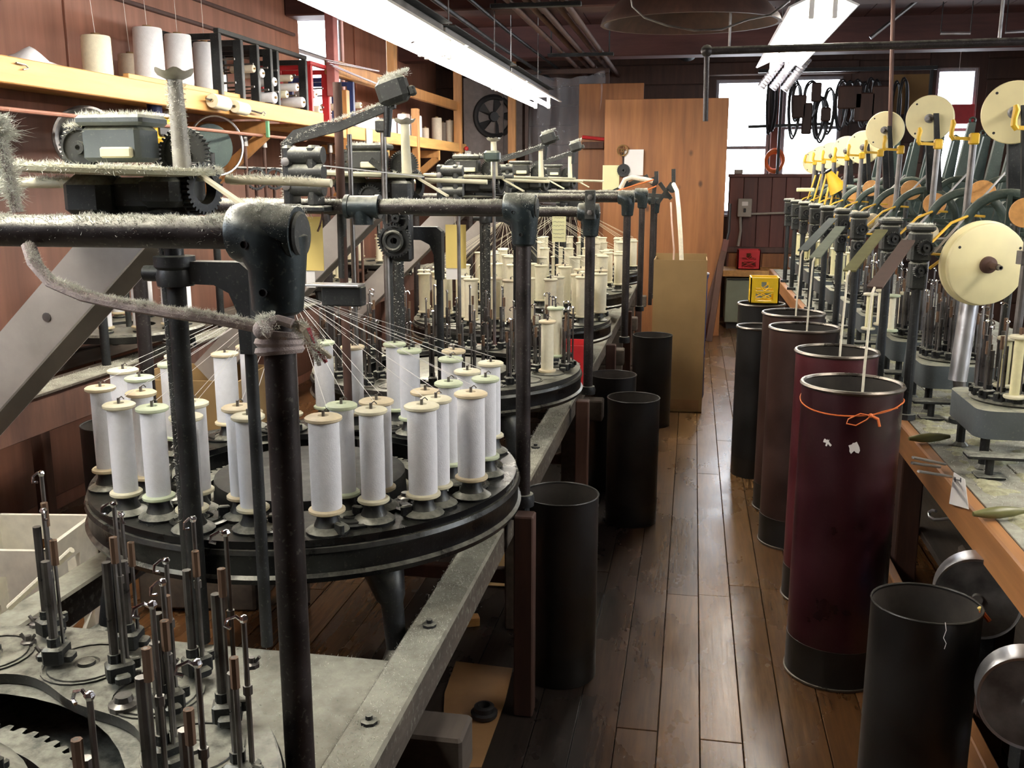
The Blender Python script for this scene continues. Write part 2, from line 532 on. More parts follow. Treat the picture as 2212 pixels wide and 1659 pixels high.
def window(n, axis, c, a0, a1, z0, z1, label, mid=True, bars=0):
    e = empty('window_%d' % n, (0, 0, 0)); struct(e, label)
    def bar(nm, p, q, u, w, d=.05, m=M_wtrim):
        (MB().bx(p, q, c + .03, c + .03 + d, u, w, .004) if axis == 'y' else MB().bx(c - .03 - d, c - .03, p, q, u, w, .004)).build(nm, m, e, 0)
    f = .035
    bar('frame_side', a0, a0 + f, z0, z1); bar('frame_side', a1 - f, a1, z0, z1)
    bar('frame_rail', a0 + f, a1 - f, z1 - f, z1); bar('frame_rail', a0 + f, a1 - f, z0, z0 + f)
    if mid: bar('meeting_rail', a0 + f, a1 - f, (z0 + z1) / 2 - .018, (z0 + z1) / 2 + .018)
    for (u, w) in (((z0 + f, (z0 + z1) / 2), ((z0 + z1) / 2, z1 - f)) if mid else ((z0 + f, z1 - f),)):
        bar('pane', a0 + f, a1 - f, u, w, .006, M_glass)
    if axis == 'y':
        MB().bx(a0 - .04, a1 + .04, c - .05, c + .03, z0 - .03, z0, .005).build('sill', M_wtrim, e, 0)
        portal(((a0 + a1) / 2, c + .02, (z0 + z1) / 2), (-PI / 2, 0, 0), a1 - a0, z1 - z0)
    else:
        MB().bx(min(c, c + .05), max(c, c + .05), a0 - .04, a1 + .04, z0 - .03, z0, .005).build('sill', M_wtrim, e, 0)


window(1, 'y', YB, *WB[0], 'tall bright window partly behind the plywood sheet')
window(2, 'y', YB, *WB[1], 'bright window behind the hanging black hoses')
window(3, 'y', YB, *WB[2], 'narrow bright window above the bench braiders at right')
window(4, 'x', XL, *WLH[0], 'bright window in the left wall beyond the red frame')
window(5, 'x', XL, *WLH[1], 'window in the left wall near the viewer')
portal((XL - .02, 7.85, 2.53), (0, -PI / 2, 0), .94, 1.0)
portal((XL - .02, .65, 2.25), (0, -PI / 2, 0), 1.3, 1.3)
for i, (a, b) in enumerate(((2.0, 3.2), (5.0, 6.2))):  # unseen windows, added to bring daylight in from the right
    window(6 + i, 'x', XR + .15, a, b, 1.2, 2.6, ('added daylight window in the unseen right wall behind the nearest bench braiders', 'added daylight window in the unseen right wall further down the workshop')[i])
    portal((XR + .02, (a + b) / 2, 1.9), (0, PI / 2, 0), 1.4, 1.2)
# tall casing posts between windows
tr1 = MB().bx(.81, .925, YB - .045, YB, 1.0, 2.75, .008).build('trim_1', M_redwood, sharp=0); struct(tr1, 'red-brown casing post between the two back windows')
tr2 = MB().bx(.1, 1.7, YB - .06, YB, 2.68, 2.82, .01).build('trim_2', M_dwood, sharp=0); struct(tr2, 'dark timber lintel over the back windows')


# ------------------------------------------------------------------ fluorescent fixtures
def fixture(name, x, z, segs, label, group, tilt=0.0, w=.165):
    for j, (y0, y1) in enumerate(segs):
        e = empty('fluorescent_fixture', (x, (y0 + y1) / 2, z), 0, label[j], 'ceiling lamp', group)
        L = (y1 - y0) / 2 - .01
        mb = MB()
        prof = [(-w, -.022), (-w + .012, -.028), (-.07, .02), (.07, .02), (w - .012, -.028), (w, -.022), (.078, .032), (-.078, .032)]
        vs = [(px, yy, pz) for yy in (-L, L) for px, pz in prof]; n = len(prof)
        mb.add(vs, [(i, (i + 1) % n, n + (i + 1) % n, n + i) for i in range(n)] + [tuple(range(n)), tuple(range(2 * n - 1, n - 1, -1))])
        mb.build('reflector', M_reflect, e, 20)
        MB().bx(-.06, .06, -L, L, .032, .085, .006).build('housing', M_steeld, e, 0)
        for sx in (-.062, .062):
            MB().cyl((sx, -L + .05, -.060), (sx, L - .05, -.060), .019, n=10).build('tube', M_tube, e)
            for s in (-1, 1):
                MB().bx(sx - .014, sx + .014, s * (L - .03) - .016, s * (L - .03) + .016, -.085, .02, .003).build('lamp_holder', M_white, e, 0)
        for s in (-.7, .7):
            MB().tube([(0, s * L, .08), (0, s * L, (ZC - z))], .004, 5).build('hanger', M_steeld, e)
        MB().bx(-.11, .11, -L, L, .086, .092).build('lint', M_irond, e, 0)


fixture('a', -1.44, 2.30, [(.5, 2.95), (3.0, 5.45), (5.5, 7.45), (7.5, 9.45)],
        ['fluorescent fixture overhead near the viewer above the braiders', 'nearest part of the long fluorescent fixture above the left braiders', 'middle part of the long fluorescent fixture above the left braiders', 'far end of the long fluorescent fixture above the left braiders'], 'long row of fluorescent fixtures over the braiders', w=.185)
fixture('b', .67, 2.52, [(5.9, 7.9), (7.95, 8.95)],
        ['bright fluorescent fixture over the aisle before the windows', 'short fluorescent fixture over the aisle close to the windows'], 'fluorescent fixtures over the aisle', w=.19)
fixture('c', 1.95, 2.36, [(1.4, 3.8)],
        ['fluorescent fixture above the nearest bench braider at right'], 'fluorescent fixtures over the bench braiders')
# corrugated silver duct stub under the far aisle lamp
e = empty('ribbed_silver_duct', (0, 0, 0), 0, 'ribbed silver ducts hanging at the far end of the aisle lamp', 'duct')
for k, dx in enumerate((-.075, 0, .075)):
    mb = MB(); p0 = at(1722 + 330 * dx, 122 + 40 * dx, Y=9.0); p1 = at(1668 + 330 * dx, 192 + 40 * dx, Y=9.0)
    pts = []; rr = []
    for i in range(25):
        t = i / 24; pts.append(p0.lerp(p1, t)); rr.append(.033 + .006 * (i % 2))
    mb.tube(pts, rr, 10).build('duct_pipe', M_silver, e)

# ------------------------------------------------------------------ overhead pipes
e = empty('pipe_bundle', (0, 0, 0), 0, 'bundle of rusty pipes hung under the ceiling', 'pipes')
for k in range(5):
    x = -1.24 + .09 * k; z = 2.70 + (.03 if k % 2 else 0)
    MB().cyl((x, 3.5, z), (x, 11.4, z), .022, n=10).build('pipe', M_rust, e)
for y in (6.6, 9.2):
    MB().bx(-1.36, -.76, y, y + .05, 2.655, 2.685, .004).build('hanger_bar', M_iron, e, 0)
    for x in (-1.33, -.80):
        MB().cyl((x, y + .025, 2.66), (x, y + .025, ZC), .007, n=6).build('hanger_rod', M_iron, e)
for nm, xx, zz, rr, lb in (('conduit', -1.62, 2.66, .016, 'thin dark conduit under the ceiling left of the pipe bundle'), ('conduit', -1.50, 2.74, .014, 'thin upper conduit beside the pipe bundle')):
    tag(MB().tube([(xx, 3.0, zz), (xx, 8, zz - .03), (xx, 11.4, zz)], rr, 8).build(nm, M_iron), lb, 'pipe')
# cross pipe in front of the aisle lamp, with drop rod and clips
e = empty('cross_pipe', (0, 0, 0), 0, 'dusty black pipe hung across the aisle before the windows', 'pipe')
ya = 5.75
pA = at(1527, 110, Y=ya); pB = Vector((4.15, ya, pA.z + .03))
MB().cyl(pA, pB, .021, n=12).build('pipe', M_pipe, e)
MB().ball(pA, .034).build('elbow', M_pipe, e)
MB().cyl(pA, at(1524, 262, Y=ya), .015, n=10).build('drop_rod', M_pipe, e)
MB().cyl(pA + Vector((.12, 0, 0)), (pA.x + .12, ya, ZC), .008, n=6).build('hanger_rod', M_steeld, e)
MB().cyl((1.55, ya, pA.z), (1.55, ya, ZC), .009, n=6).build('hanger_rod', M_steeld, e)
# hood over the aisle with a cable hanging along its edge
mb = MB()
prof = [(.02, .30), (.25, .25), (.38, .12), (.46, .03), (.47, 0), (.45, 0), (.36, .10), (.23, .225), (.02, .275)]
mb.lathe(prof, 28, T(0, 0, 0) @ Matrix.Diagonal((1.1, .9, 1, 1)))
o = mb.build('sheet_metal_hood', M_dwood); o.location = at(1490, 52, Y=6.0)
tag(o, 'dark sheet metal hood hanging under the ceiling by the aisle lamp', 'hood')
cab = [at(x, y, Y=5.6) for x, y in ((1360, -20), (1366, 14), (1392, 38), (1440, 55), (1500, 66), (1560, 63), (1615, 42), (1665, 32), (1705, 2), (1715, -20))]
tag(MB().tube(cab, .006, 6).build('hanging_cable', M_steeld), 'pale cable looping below the ceiling hood', 'cable')
o = MB().cyl(at(1930, -10, Y=6.2), at(1922, 300, Y=6.2), .012, n=8).build('hanging_rod', M_rust)
tag(o, 'thin brown rod hanging from the ceiling over the bench braiders', 'rod')
o = MB().cyl(at(1880, 82, Y=9.0), at(1990, -5, Y=9.0), .016, n=8).build('diagonal_brace', M_steeld)
tag(o, 'grey diagonal brace below the ceiling at right', 'brace')
for k, (x0, y0, x1, y1) in enumerate(((2032, 72, 2096, 72), (2172, 70, 2212, 68))):
    o = empty('overhead_bar', (0, 0, 0)); a = at(x0, y0, Y=8.0); b = at(x1, y1, Y=8.0)
    MB().cyl(a, b, .012, n=8).build('bar', M_steel, o)
    for p in (a, b): MB().cyl(p, (p.x, p.y, ZC), .004, n=5).build('hanger_rod', M_iron, o)
    tag(o, ('short pale bar under the ceiling at far right', 'pale bar under the ceiling at the right edge')[k], 'bar')
o = MB().bx(2.05, 2.46, YB - .03, YB - .02, 2.25, 2.66).build('notice_board', M_card, sharp=0)
tag(o, 'brown board pinned left of the narrow right window', 'board')
o = MB().bx(2.52, 2.88, YB - .1, YB - .06, 2.14, 2.34, .004).build('red_signboard', M_red, sharp=0)
tag(o, 'red panel standing before the narrow right window', 'sign')
tag(MB().tube([(2.7, YB - .08, 2.335), (2.7, YB - .08, ZC)], .003, 5).build('hanging_string', M_thread), 'string holding the red panel before the narrow window', 'string')
e = empty('speaker_bell', (0, 0, 0), 0, 'round orange alarm bell on the dark back wall', 'bell')
c = at(1485, 108, Y=11.2)
MB().lathe([(0, .1), (.04, .1), (.09, .05), (.12, 0), (0, 0)], 20, axM(c, (0, -1, 0))).build('gong', M_iron, e)
MB().lathe([(0, .12), (.05, .12), (.06, .09), (0, .08)], 16, axM(c, (0, -1, 0))).build('centre_cap', M_orange, e)

# ------------------------------------------------------------------ back of the room
def sheet(name, x0, x1, y, z0, z1, t, mat, lean=0.0):
    mb = MB().bx(0, x1 - x0, 0, t, 0, z1 - z0, .003)
    o = mb.build(name, mat, sharp=0)
    o.location = (x0, y, z0); o.rotation_euler = (-lean, 0, 0)
    return o


p0 = at(1307, 225, Y=10.0); p1 = at(1575, 218, Y=10.0)
tag(sheet('plywood_sheet', p0.x, p1.x, 10.0, 0, 2.335, .019, M_ply), 'tall orange plywood sheet standing upright before the back windows', 'plywood')
tag(sheet('plywood_sheet', p0.x - .30, p0.x + .36, 10.35, 0, 2.52, .019, M_ply), 'red-brown plywood sheet half hidden behind the tall orange one', 'plywood')
# stained board partition below the second window
e = empty('board_partition', (0, 0, 0), 0, 'red-stained board partition below the hose-hung window', 'partition')
for k in range(12):
    x = .38 + .148 * k
    MB().bx(x + .002, x + .146, 11.0, 11.03, .35, 1.585, .003).build('board', M_redwood, e, 0)
MB().bx(.37, 2.19, 11.03, 11.045, .35, 1.585).build('backing_panel', M_dwood, e, 0)  # hidden panel added to stop window light showing between the boards
MB().bx(.36, 2.2, 10.98, 11.06, 1.585, 1.62, .004).build('cap_rail', M_redwood, e, 0)
MB().bx(.36, 2.2, 10.975, 11.0, .78, .84, .003).build('lower_rail', M_dwood, e, 0)
for k in range(5): MB().bx(.40 + .36 * k, .755 + .36 * k, 10.99, 11.0, .36, .77, .003).build('lower_panel', M_ply, e, 0)
# switch box and conduit
e = empty('switch_box', (0, 0, 0), 0, 'grey electrical switch box on the red-stained partition', 'switch box')
a = at(1594, 429, Y=10.98); b = at(1622, 468, Y=10.98)
MB().bx(a.x, b.x, 10.90, 11.0, b.z, a.z, .006).build('box', M_boxg, e, 0)
MB().bx(a.x + .04, b.x - .04, 10.893, 10.90, (a.z + b.z) / 2 + .02, a.z - .03, .002).build('label_plate', M_white, e, 0)
MB().bx((a.x + b.x) / 2 - .012, (a.x + b.x) / 2 + .012, 10.88, 10.90, b.z + .05, b.z + .09, .003).build('switch_lever', M_blackr, e, 0)
MB().tube([((a.x + b.x) / 2 - .04, 10.95, b.z), ((a.x + b.x) / 2 - .03, 10.95, b.z - .15), ((a.x + b.x) / 2 - .05, 10.95, .85)], .016, 8).build('conduit', M_boxg, e)
MB().cyl((b.x, 10.95, b.z + .03), (b.x + .55, 10.95, b.z + .05), .012, n=8).build('conduit', M_boxg, e)
o = MB().torus((0, 0, 0), (0, 1, .1), .09, .018, 24, 6).torus((0, .03, -.01), (.05, 1, 0), .085, .016, 24, 6).torus((.01, .06, .01), (-.05, 1, .1), .092, .016, 24, 6).build('orange_cable_coil', M_orangec)
o.location = at(1672, 360, Y=11.04); o.location.z = 1.62 + .135; o.scale = (1, 1, 1.2)
tag(o, 'orange cable coil leaning on the sill between the back windows', 'cable coil')
o = MB().bx(0, .09, 0, .05, 0, .045, .004).build('small_box', M_boxg, sharp=0); o.location = (.42, 11.0, 1.62); tag(o, 'small grey box on the partition cap rail', 'box')
# low cabinet
e = empty('green_cabinet', (.53, 10.55, 0), 0, 'low grey-green metal cabinet with a wooden top by the back wall', 'cabinet')
MB().bx(-.16, .34, -.02, .45, .07, .54, .006).build('body', M_cab, e, 0)
MB().bx(-.14, .32, .02, .43, 0, .07).build('plinth', M_blackr, e, 0)
MB().bx(-.20, .42, -.06, .48, .56, .625, .005).build('top_board', M_pine, e, 0)
MB().bx(-.15, .33, -.03, -.02, .52, .535).build('door_edge', M_blackr, e, 0)


def milk_crate(loc, w, h, mat, label, rz=0):
    e = empty('plastic_crate', loc, rz, label, 'crate'); t = w * .045
    MB().bx(-w / 2, w / 2, -w / 2, w / 2, 0, t).build('base', mat, e, 0)
    for s in (-1, 1):
        for ax in 'xy':
            mb = MB()
            def pl(a0, a1, z0, z1):
                if ax == 'x': mb.bx(s * w / 2 - (t if s > 0 else 0), s * w / 2 + (0 if s > 0 else t), a0, a1, z0, z1)
                else: mb.bx(a0, a1, s * w / 2 - (t if s > 0 else 0), s * w / 2 + (0 if s > 0 else t), z0, z1)
            g = w / 2
            pl(-g, g, 0, h * .12); pl(-g, g, h * .84, h); pl(-g, -g * .62, h * .12, h * .84); pl(g * .62, g, h * .12, h * .84); pl(-g * .62, g * .62, h * .42, h * .5)
            pl(-g * .62, -g * .25, h * .62, h * .84); pl(g * .25, g * .62, h * .62, h * .84)
            mb.build('side_wall', mat, e, 0)
            mb = MB(); y = s * (w / 2 - t / 2)
            for (x0, z0, x1, z1) in ((-g * .6, h * .13, g * .6, h * .42), (-g * .6, h * .42, g * .6, h * .13), (-g * .5, h * .72, 0, h * .5), (g * .5, h * .72, 0, h * .5)):
                p, q = ((x0, y, z0), (x1, y, z1)) if ax == 'y' else ((y, x0, z0), (y, x1, z1))
                mb.cyl(p, q, t * .45, n=6)
            mb.build('lattice', mat, e)
    return e


milk_crate((.60, 10.74, .625), .235, .205, M_red, 'red plastic crate on the wooden cabinet top')
# cardboard box
e = empty('cardboard_box', (0, 0, 0), 0, 'tall open cardboard box standing at the edge of the aisle', 'box')
b0 = at(1412, 893, Z=0); yb = 6.56; xb1 = .105; xb0 = -.245; hb = 1.035; d = .34; t = .006
MB().bx(xb0, xb1, yb, yb + t, 0, hb).build('front_panel', M_card, e, 0)
MB().bx(xb0, xb1, yb + d - t, yb + d, 0, hb + .02).build('back_panel', M_card, e, 0)
MB().bx(xb0, xb0 + t, yb + t, yb + d - t, 0, hb).build('side_panel', M_card, e, 0)
MB().bx(xb1 - t, xb1, yb + t, yb + d - t, 0, hb).build('side_panel', M_card, e, 0)
MB().bx(xb0, xb1, yb, yb + d, 0, .006).build('bottom_panel', M_card, e, 0)
MB().bx(xb0 + .10, xb1 - .02, yb - .001, yb, .02, .09).build('tape', M_cardd, e, 0)
e = empty('blue_drum', (.02, 7.08, 0), 0, 'blue drum half hidden behind the tall cardboard box', 'drum')
MB().lathe([(.10, 0), (.105, .02), (.10, .3), (.105, .32), (.10, .34), (.10, .86), (.108, .88), (.108, .90), (.095, .90), (.09, .88), (0, .88)], 24).build('shell', M_blue, e)
MB().torus((0, 0, .90), (0, 0, 1), .104, .008, 24, 6).build('rim', M_steel, e)
# leaning boards right of the plywood
for k, (x, dx, m) in enumerate(((.36, .22, M_redwood), (.30, .30, M_rust), (.40, .14, M_rust))):
    o = MB().bx(-.03, .03, -.01, .01, 0, 1.0 - .1 * k, .003).build('leaning_board', m, sharp=0)
    o.location = (x - .20, 9.85 - .10 * k, 0); o.rotation_euler = (-.1, dx * .8, 0)
    tag(o, ('dark red board leaning beside the plywood sheet', 'rusty brown board leaning lowest beside the plywood sheet', 'narrow brown board leaning foremost at the plywood')[k], 'board')
o = MB().tube([at(1578, 440, Y=9.95), at(1575, 500, Y=9.95), at(1560, 560, Y=9.95), at(1545, 610, Y=9.9), at(1538, 650, Y=9.9)], .012, 6).build('dark_cord', M_blackr)
tag(o, 'dark cord hanging by the right edge of the plywood', 'cord')
# ------------------------------------------------------------------ lint helper
def fuzz(mb, pts, r, n, ln=.010, wd=.00055, up=.75, side=1.0):
    """fine fibres standing on the upper side of a bar that follows pts"""
    pts = [Vector(p) for p in pts]
    seg = [(pts[i + 1] - pts[i]).length for i in range(len(pts) - 1)]; tot = sum(seg)
    k = max(2, int(tot / .02)); clump = [random.uniform(.5, 1.5) for _ in range(k + 1)]
    for _ in range(n):
        s = random.random() * tot; q = s / tot
        i = 0
        while i < len(seg) - 1 and s > seg[i]: s -= seg[i]; i += 1
        p = pts[i].lerp(pts[i + 1], s / seg[i])
        u, w, d = frame_of(pts[i + 1] - pts[i])
        a = random.gauss(0, .7) * side
        # local up perpendicular to the bar
        z = Vector((0, 0, 1)); z = z - d * z.dot(d)
        z = z.normalized() if z.length > .2 else u
        h = d.cross(z)
        o = z * math.cos(a) + h * math.sin(a)
        b = p + o * (r * .96)
        L = ln * random.uniform(.3, 1.25) * clump[int(q * k)]
        di = (o * up + Vector((random.gauss(0, .5), random.gauss(0, .5), random.gauss(0, .35)))).normalized()
        t = di.cross(Vector((random.gauss(0, 1), random.gauss(0, 1), random.gauss(0, 1))))
        if t.length < 1e-4: continue
        t = t.normalized() * wd
        mid = b + di * (L * .55); tip = b + di * L * .8 + Vector((random.gauss(0, .4), random.gauss(0, .4), random.gauss(0, .3))) * L * .5
        m = len(mb.v)
        mb.v += [tuple(b - t), tuple(b + t), tuple(mid + t * .8), tuple(mid - t * .8), tuple(tip)]
        mb.f += [(m, m + 1, m + 2, m + 3), (m + 3, m + 2, m + 4)]
    return mb


def fuzz_rect(mb, x0, x1, y0, y1, z, n, ln=.010, wd=.0006):
    for _ in range(n):
        b = Vector((random.uniform(x0, x1), random.uniform(y0, y1), z))
        di = Vector((random.gauss(0, .6), random.gauss(0, .6), abs(random.gauss(.6, .4)))).normalized(); L = ln * random.uniform(.4, 1.3)
        t = di.cross(Vector((random.gauss(0, 1), random.gauss(0, 1), .3))).normalized() * wd
        m = len(mb.v); tip = b + di * L
        mb.v += [tuple(b - t), tuple(b + t), tuple(tip)]; mb.f += [(m, m + 1, m + 2)]
    return mb


def lint(mb, parent): return stuff(mb.build('lint', M_lint, parent, 0))


# ------------------------------------------------------------------ storage cans
def can(loc, r, h, body, rimm, label, cat='can', band=None, oval=1.0, tilt=(0, 0, 0), roll=.007):
    e = empty('fibre_can', loc, 0, label, cat, 'tall fibre cans along the aisle')
    e.rotation_euler = tilt
    Mx = Matrix.Diagonal((1, oval, 1, 1))
    MB().lathe([(r * .985, 0), (r, .004), (r, .10), (r * 1.003, .102), (r, .104), (r, h - .03), (r * 1.004, h), (r * .975, h), (r * .972, h - .03), (r * .97, .02)], 40, Mx).build('body', body, e)
    MB().lathe([(r * .9695, h - .004), (r * .968, .03), (0, .03)], 40, Mx).build('liner', M_caninn, e)
    mb = MB(); mb.tube([(r * math.cos(2 * PI * i / 40), r * oval * math.sin(2 * PI * i / 40), h) for i in range(40)], roll, 6, closed=True)
    mb.build('rim', rimm, e)
    if band:
        MB().lathe([(r * 1.006, 0), (r * 1.008, .13), (r * .99, .131)], 40, Mx).build('base_band', band, e)
        MB().tube([(r * 1.008 * math.cos(2 * PI * i / 40), r * 1.008 * math.sin(2 * PI * i / 40), .006) for i in range(40)], .005, 5, closed=True).build('base_ring', M_rimm, e)
    return e


c1 = can((.495, 3.03, 0), .147, .945, M_canred, M_rimm, 'dark red fibre can tied with an orange string, nearest tall can', band=M_canblk)
can((.53, 3.62, 0), .143, .945, M_canred2, M_rimm, 'crimson fibre can just behind the string-tied can', band=M_canblk)
can((.478, 4.2, 0), .142, .945, M_canbrn, M_rimm, 'brown scuffed fibre can, third in the right-hand row', band=M_canblk)
can((.478, 4.66, 0), .140, .945, M_canbrn, M_rimm, 'brown rust-rimmed fibre can, fourth in the right-hand row', band=M_canblk)
can((.36, 5.2, 0), .11, .80, M_canblk, M_rimm, 'small dark can squeezed left of the fourth brown can')
can((.42, 5.95, 0), .135, .83, M_canblk, M_rimm, 'dark fibre can carrying the yellow crate')
cd = can((.575, 2.28, 0), .123, .575, M_canblk, M_canblk, 'low black metal can at the lower right corner of the aisle', oval=.93, roll=.0025)
can((-.372, 2.86, 0), .118, .60, M_canblk, M_canblk, 'black metal can beside the rusty timber leg', roll=.0025)
can((-.235, 4.34, 0), .118, .585, M_canblk, M_canblk, 'black metal can standing alone at the left side of the aisle', roll=.003)
can((-.37, 4.86, 0), .118, .585, M_canblk, M_canblk, 'black metal can in shadow behind the red crate', roll=.003)
can((-.225, 6.2, 0), .125, .585, M_canblk, M_canblk, 'black metal can directly before the tall cardboard box', roll=.003)
can((-2.24, 3.42, 0), .13, .60, M_canblk, M_canblk, 'dark can under the far table at the left edge', roll=.003)
milk_crate((.43, 5.95, .838), .165, .155, M_crate, 'yellow plastic crate on top of a dark can')
# string tied round the nearest red can
mb = MB(); R_ = .1495; Zs = .905
mb.tube([(.495 + R_ * math.cos(a), 3.03 + R_ * math.sin(a), Zs - .028 * max(0, math.cos(a + 2.1))) for a in [2 * PI * i / 48 for i in range(48)]], .0022, 5, closed=True)
kx = Vector((.495 + R_ * math.cos(-1.35) , 3.03 + R_ * math.sin(-1.35) - .003, Zs - .022))
mb.tube([kx, kx + Vector((-.03, -.004, .006)), kx + Vector((-.062, -.003, -.012)), kx + Vector((-.066, -.003, -.026)), kx + Vector((-.04, -.004, -.03)), kx + Vector((-.012, -.004, -.012)), kx], .0022, 5)
mb.tube([kx, kx + Vector((.02, -.004, -.008)), kx + Vector((.026, -.004, -.03))], .0045, 6)
mb.tube([kx, kx + Vector((.03, .0, .012)), kx + Vector((.075, .012, .024))], .0024, 5)
mb.ball(kx, .007)
o = mb.build('orange_string', M_orangec); tag(o, 'orange string tied in a bow round the dark red can', 'string')
e = empty('paper_scraps', (0, 0, 0), 0, 'torn white paper scraps stuck on the dark red can', 'paper scrap')
for (px, py, s) in ((1846, 966, 1), (1790, 958, .8)):
    c = at(px, py, Y=2.885); a = math.asin(max(-1, min(1, (c.x - .495) / .147)))
    R1 = .1485
    vs = []
    for i in range(15):
        t = 2 * PI * i / 15; rr = s * random.uniform(.004, .019)
        a2 = a + rr * math.cos(t) / .147
        vs.append((.495 + R1 * math.sin(a2), 3.03 - R1 * math.cos(a2), c.z + rr * 1.3 * math.sin(t)))
    MB().add(vs, [tuple(range(15))]).build('scrap', M_white, e, 0)
o = MB().tube([at(2042, 1345, Y=2.15), at(2044, 1362, Y=2.15), at(2038, 1378, Y=2.15), at(2044, 1390, Y=2.15), at(2040, 1402, Y=2.15)], .0008, 5).build('loose_thread', M_thread)
tag(o, 'loose white thread hanging over the low black can rim', 'thread')
e = empty('orange_clip', (0, 0, 0), 0, 'orange and yellow clip on the rim of the low black can', 'clip')
MB().tube([at(2118, 1318, Y=2.28), at(2138, 1342, Y=2.27)], .0055, 6).build('clip_body', M_orangec, e)
MB().tube([at(2116, 1312, Y=2.28), at(2122, 1322, Y=2.28)], .006, 6).build('clip_tip', M_cyel, e)

# ------------------------------------------------------------------ bobbins and carriers
BOB = {}


def bobbin_proto(ry, h, fr, ym, fm):
    key = (ry, h, fr, ym.name, fm.name)
    if key in BOB: return BOB[key]
    y = MB().lathe([(ry * .98, .010), (ry, .016), (ry * 1.01, h * .5), (ry, h - .016), (ry * .98, h - .010)], 20)
    f0 = MB().lathe([(.006, 0), (fr * .9, 0), (fr, .003), (fr, .008), (fr * .9, .011), (.004, .011)], 20)
    f1 = MB().lathe([(.004, h - .011), (fr * .9, h - .011), (fr, h - .008), (fr, h - .003), (fr * .88, h), (.012, h + .001), (.008, h - .006), (0, h - .006)], 20)
    pin = MB().cyl((0, 0, h - .006), (0, 0, h + .012), .0035, n=8).tube([(0, 0, h + .01), (.008, 0, h + .016), (.014, 0, h + .010)], .0014, 5)
    ds = []
    for nm, mb, m in (('yarn', y, ym), ('bottom_flange', f0, fm), ('top_flange', f1, fm), ('spindle_pin', pin, M_spin)):
        o = mb.build(nm, m); ds.append((nm, o.data)); bpy.data.objects.remove(o)
    BOB[key] = ds
    return ds


def bobbin(loc, label, group, ry=.027, h=.215, fr=.038, ym=None, fm=None, parts=4, rz=0):
    e = empty('yarn_bobbin', loc, rz, label, 'bobbin', group)
    for nm, d in bobbin_proto(ry, h, fr, ym, fm)[:parts]:
        o = bpy.data.objects.new(nm, d); COL.objects.link(o); o.parent = e
    return e


CAR = {}


def carrier(parent, loc, rz, kind=0, s=1.0):
    """spindle carrier: foot, latch rods, spring tube, chrome eye"""
    if kind not in CAR:
        H = (.245, .275, .222)[kind]
        foot = MB().bx(-.020, .020, -.016, .016, 0, .030, .004).bx(-.011, .011, -.028, .028, .002, .016, .003).cyl((-.006, 0, .03), (-.006, 0, .044), .010, n=8).bx(.012, .030, -.004, .004, .012, .03, .002)
        rod = MB().cyl((.012, .004, .02), (.012, .004, H), .0034, n=6).cyl((.004, -.010, .02), (.004, -.010, H - .045), .0030, n=6).cyl((.012, .004, H * .55), (.012, .004, H * .55 + .012), .0058, n=6)
        spin = MB().cyl((-.006, 0, .03), (-.006, 0, (.17, .19, .15)[kind]), .0068, n=8)
        tip = MB().tube([(.012, .004, H - .004), (.004, .0, H + .004), (-.006, -.004, H), (-.008, -.006, H - .008), (0, -.006, H - .010)], .0022, 5).ball((.012, .004, H), .0058, 6, 4)
        felt = MB().cyl((.005, -.010, H - .085), (.005, -.010, H - .045), .0058, n=7)
        CAR[kind] = []
        for nm, mb, m in (('foot', foot, M_iron), ('latch_rod', rod, M_steeld), ('spindle', spin, M_spin), ('thread_eye', tip, M_chrome), ('felt_pad', felt, M_brown)):
            o = mb.build(nm, m); CAR[kind].append((nm, o.data)); bpy.data.objects.remove(o)
    base = bpy.data.objects.new('carrier', CAR[kind][0][1]); COL.objects.link(base)
    base.parent = parent; base.location = loc; base.rotation_euler = (0, 0, rz)
    for nm, d in CAR[kind][1:]:
        o = bpy.data.objects.new(nm, d); COL.objects.link(o); o.parent = base


# ------------------------------------------------------------------ large floor braiders, left of the aisle
CX, CY0, PIT, DZ, DR = -.98, .87, 1.49, .80, .55


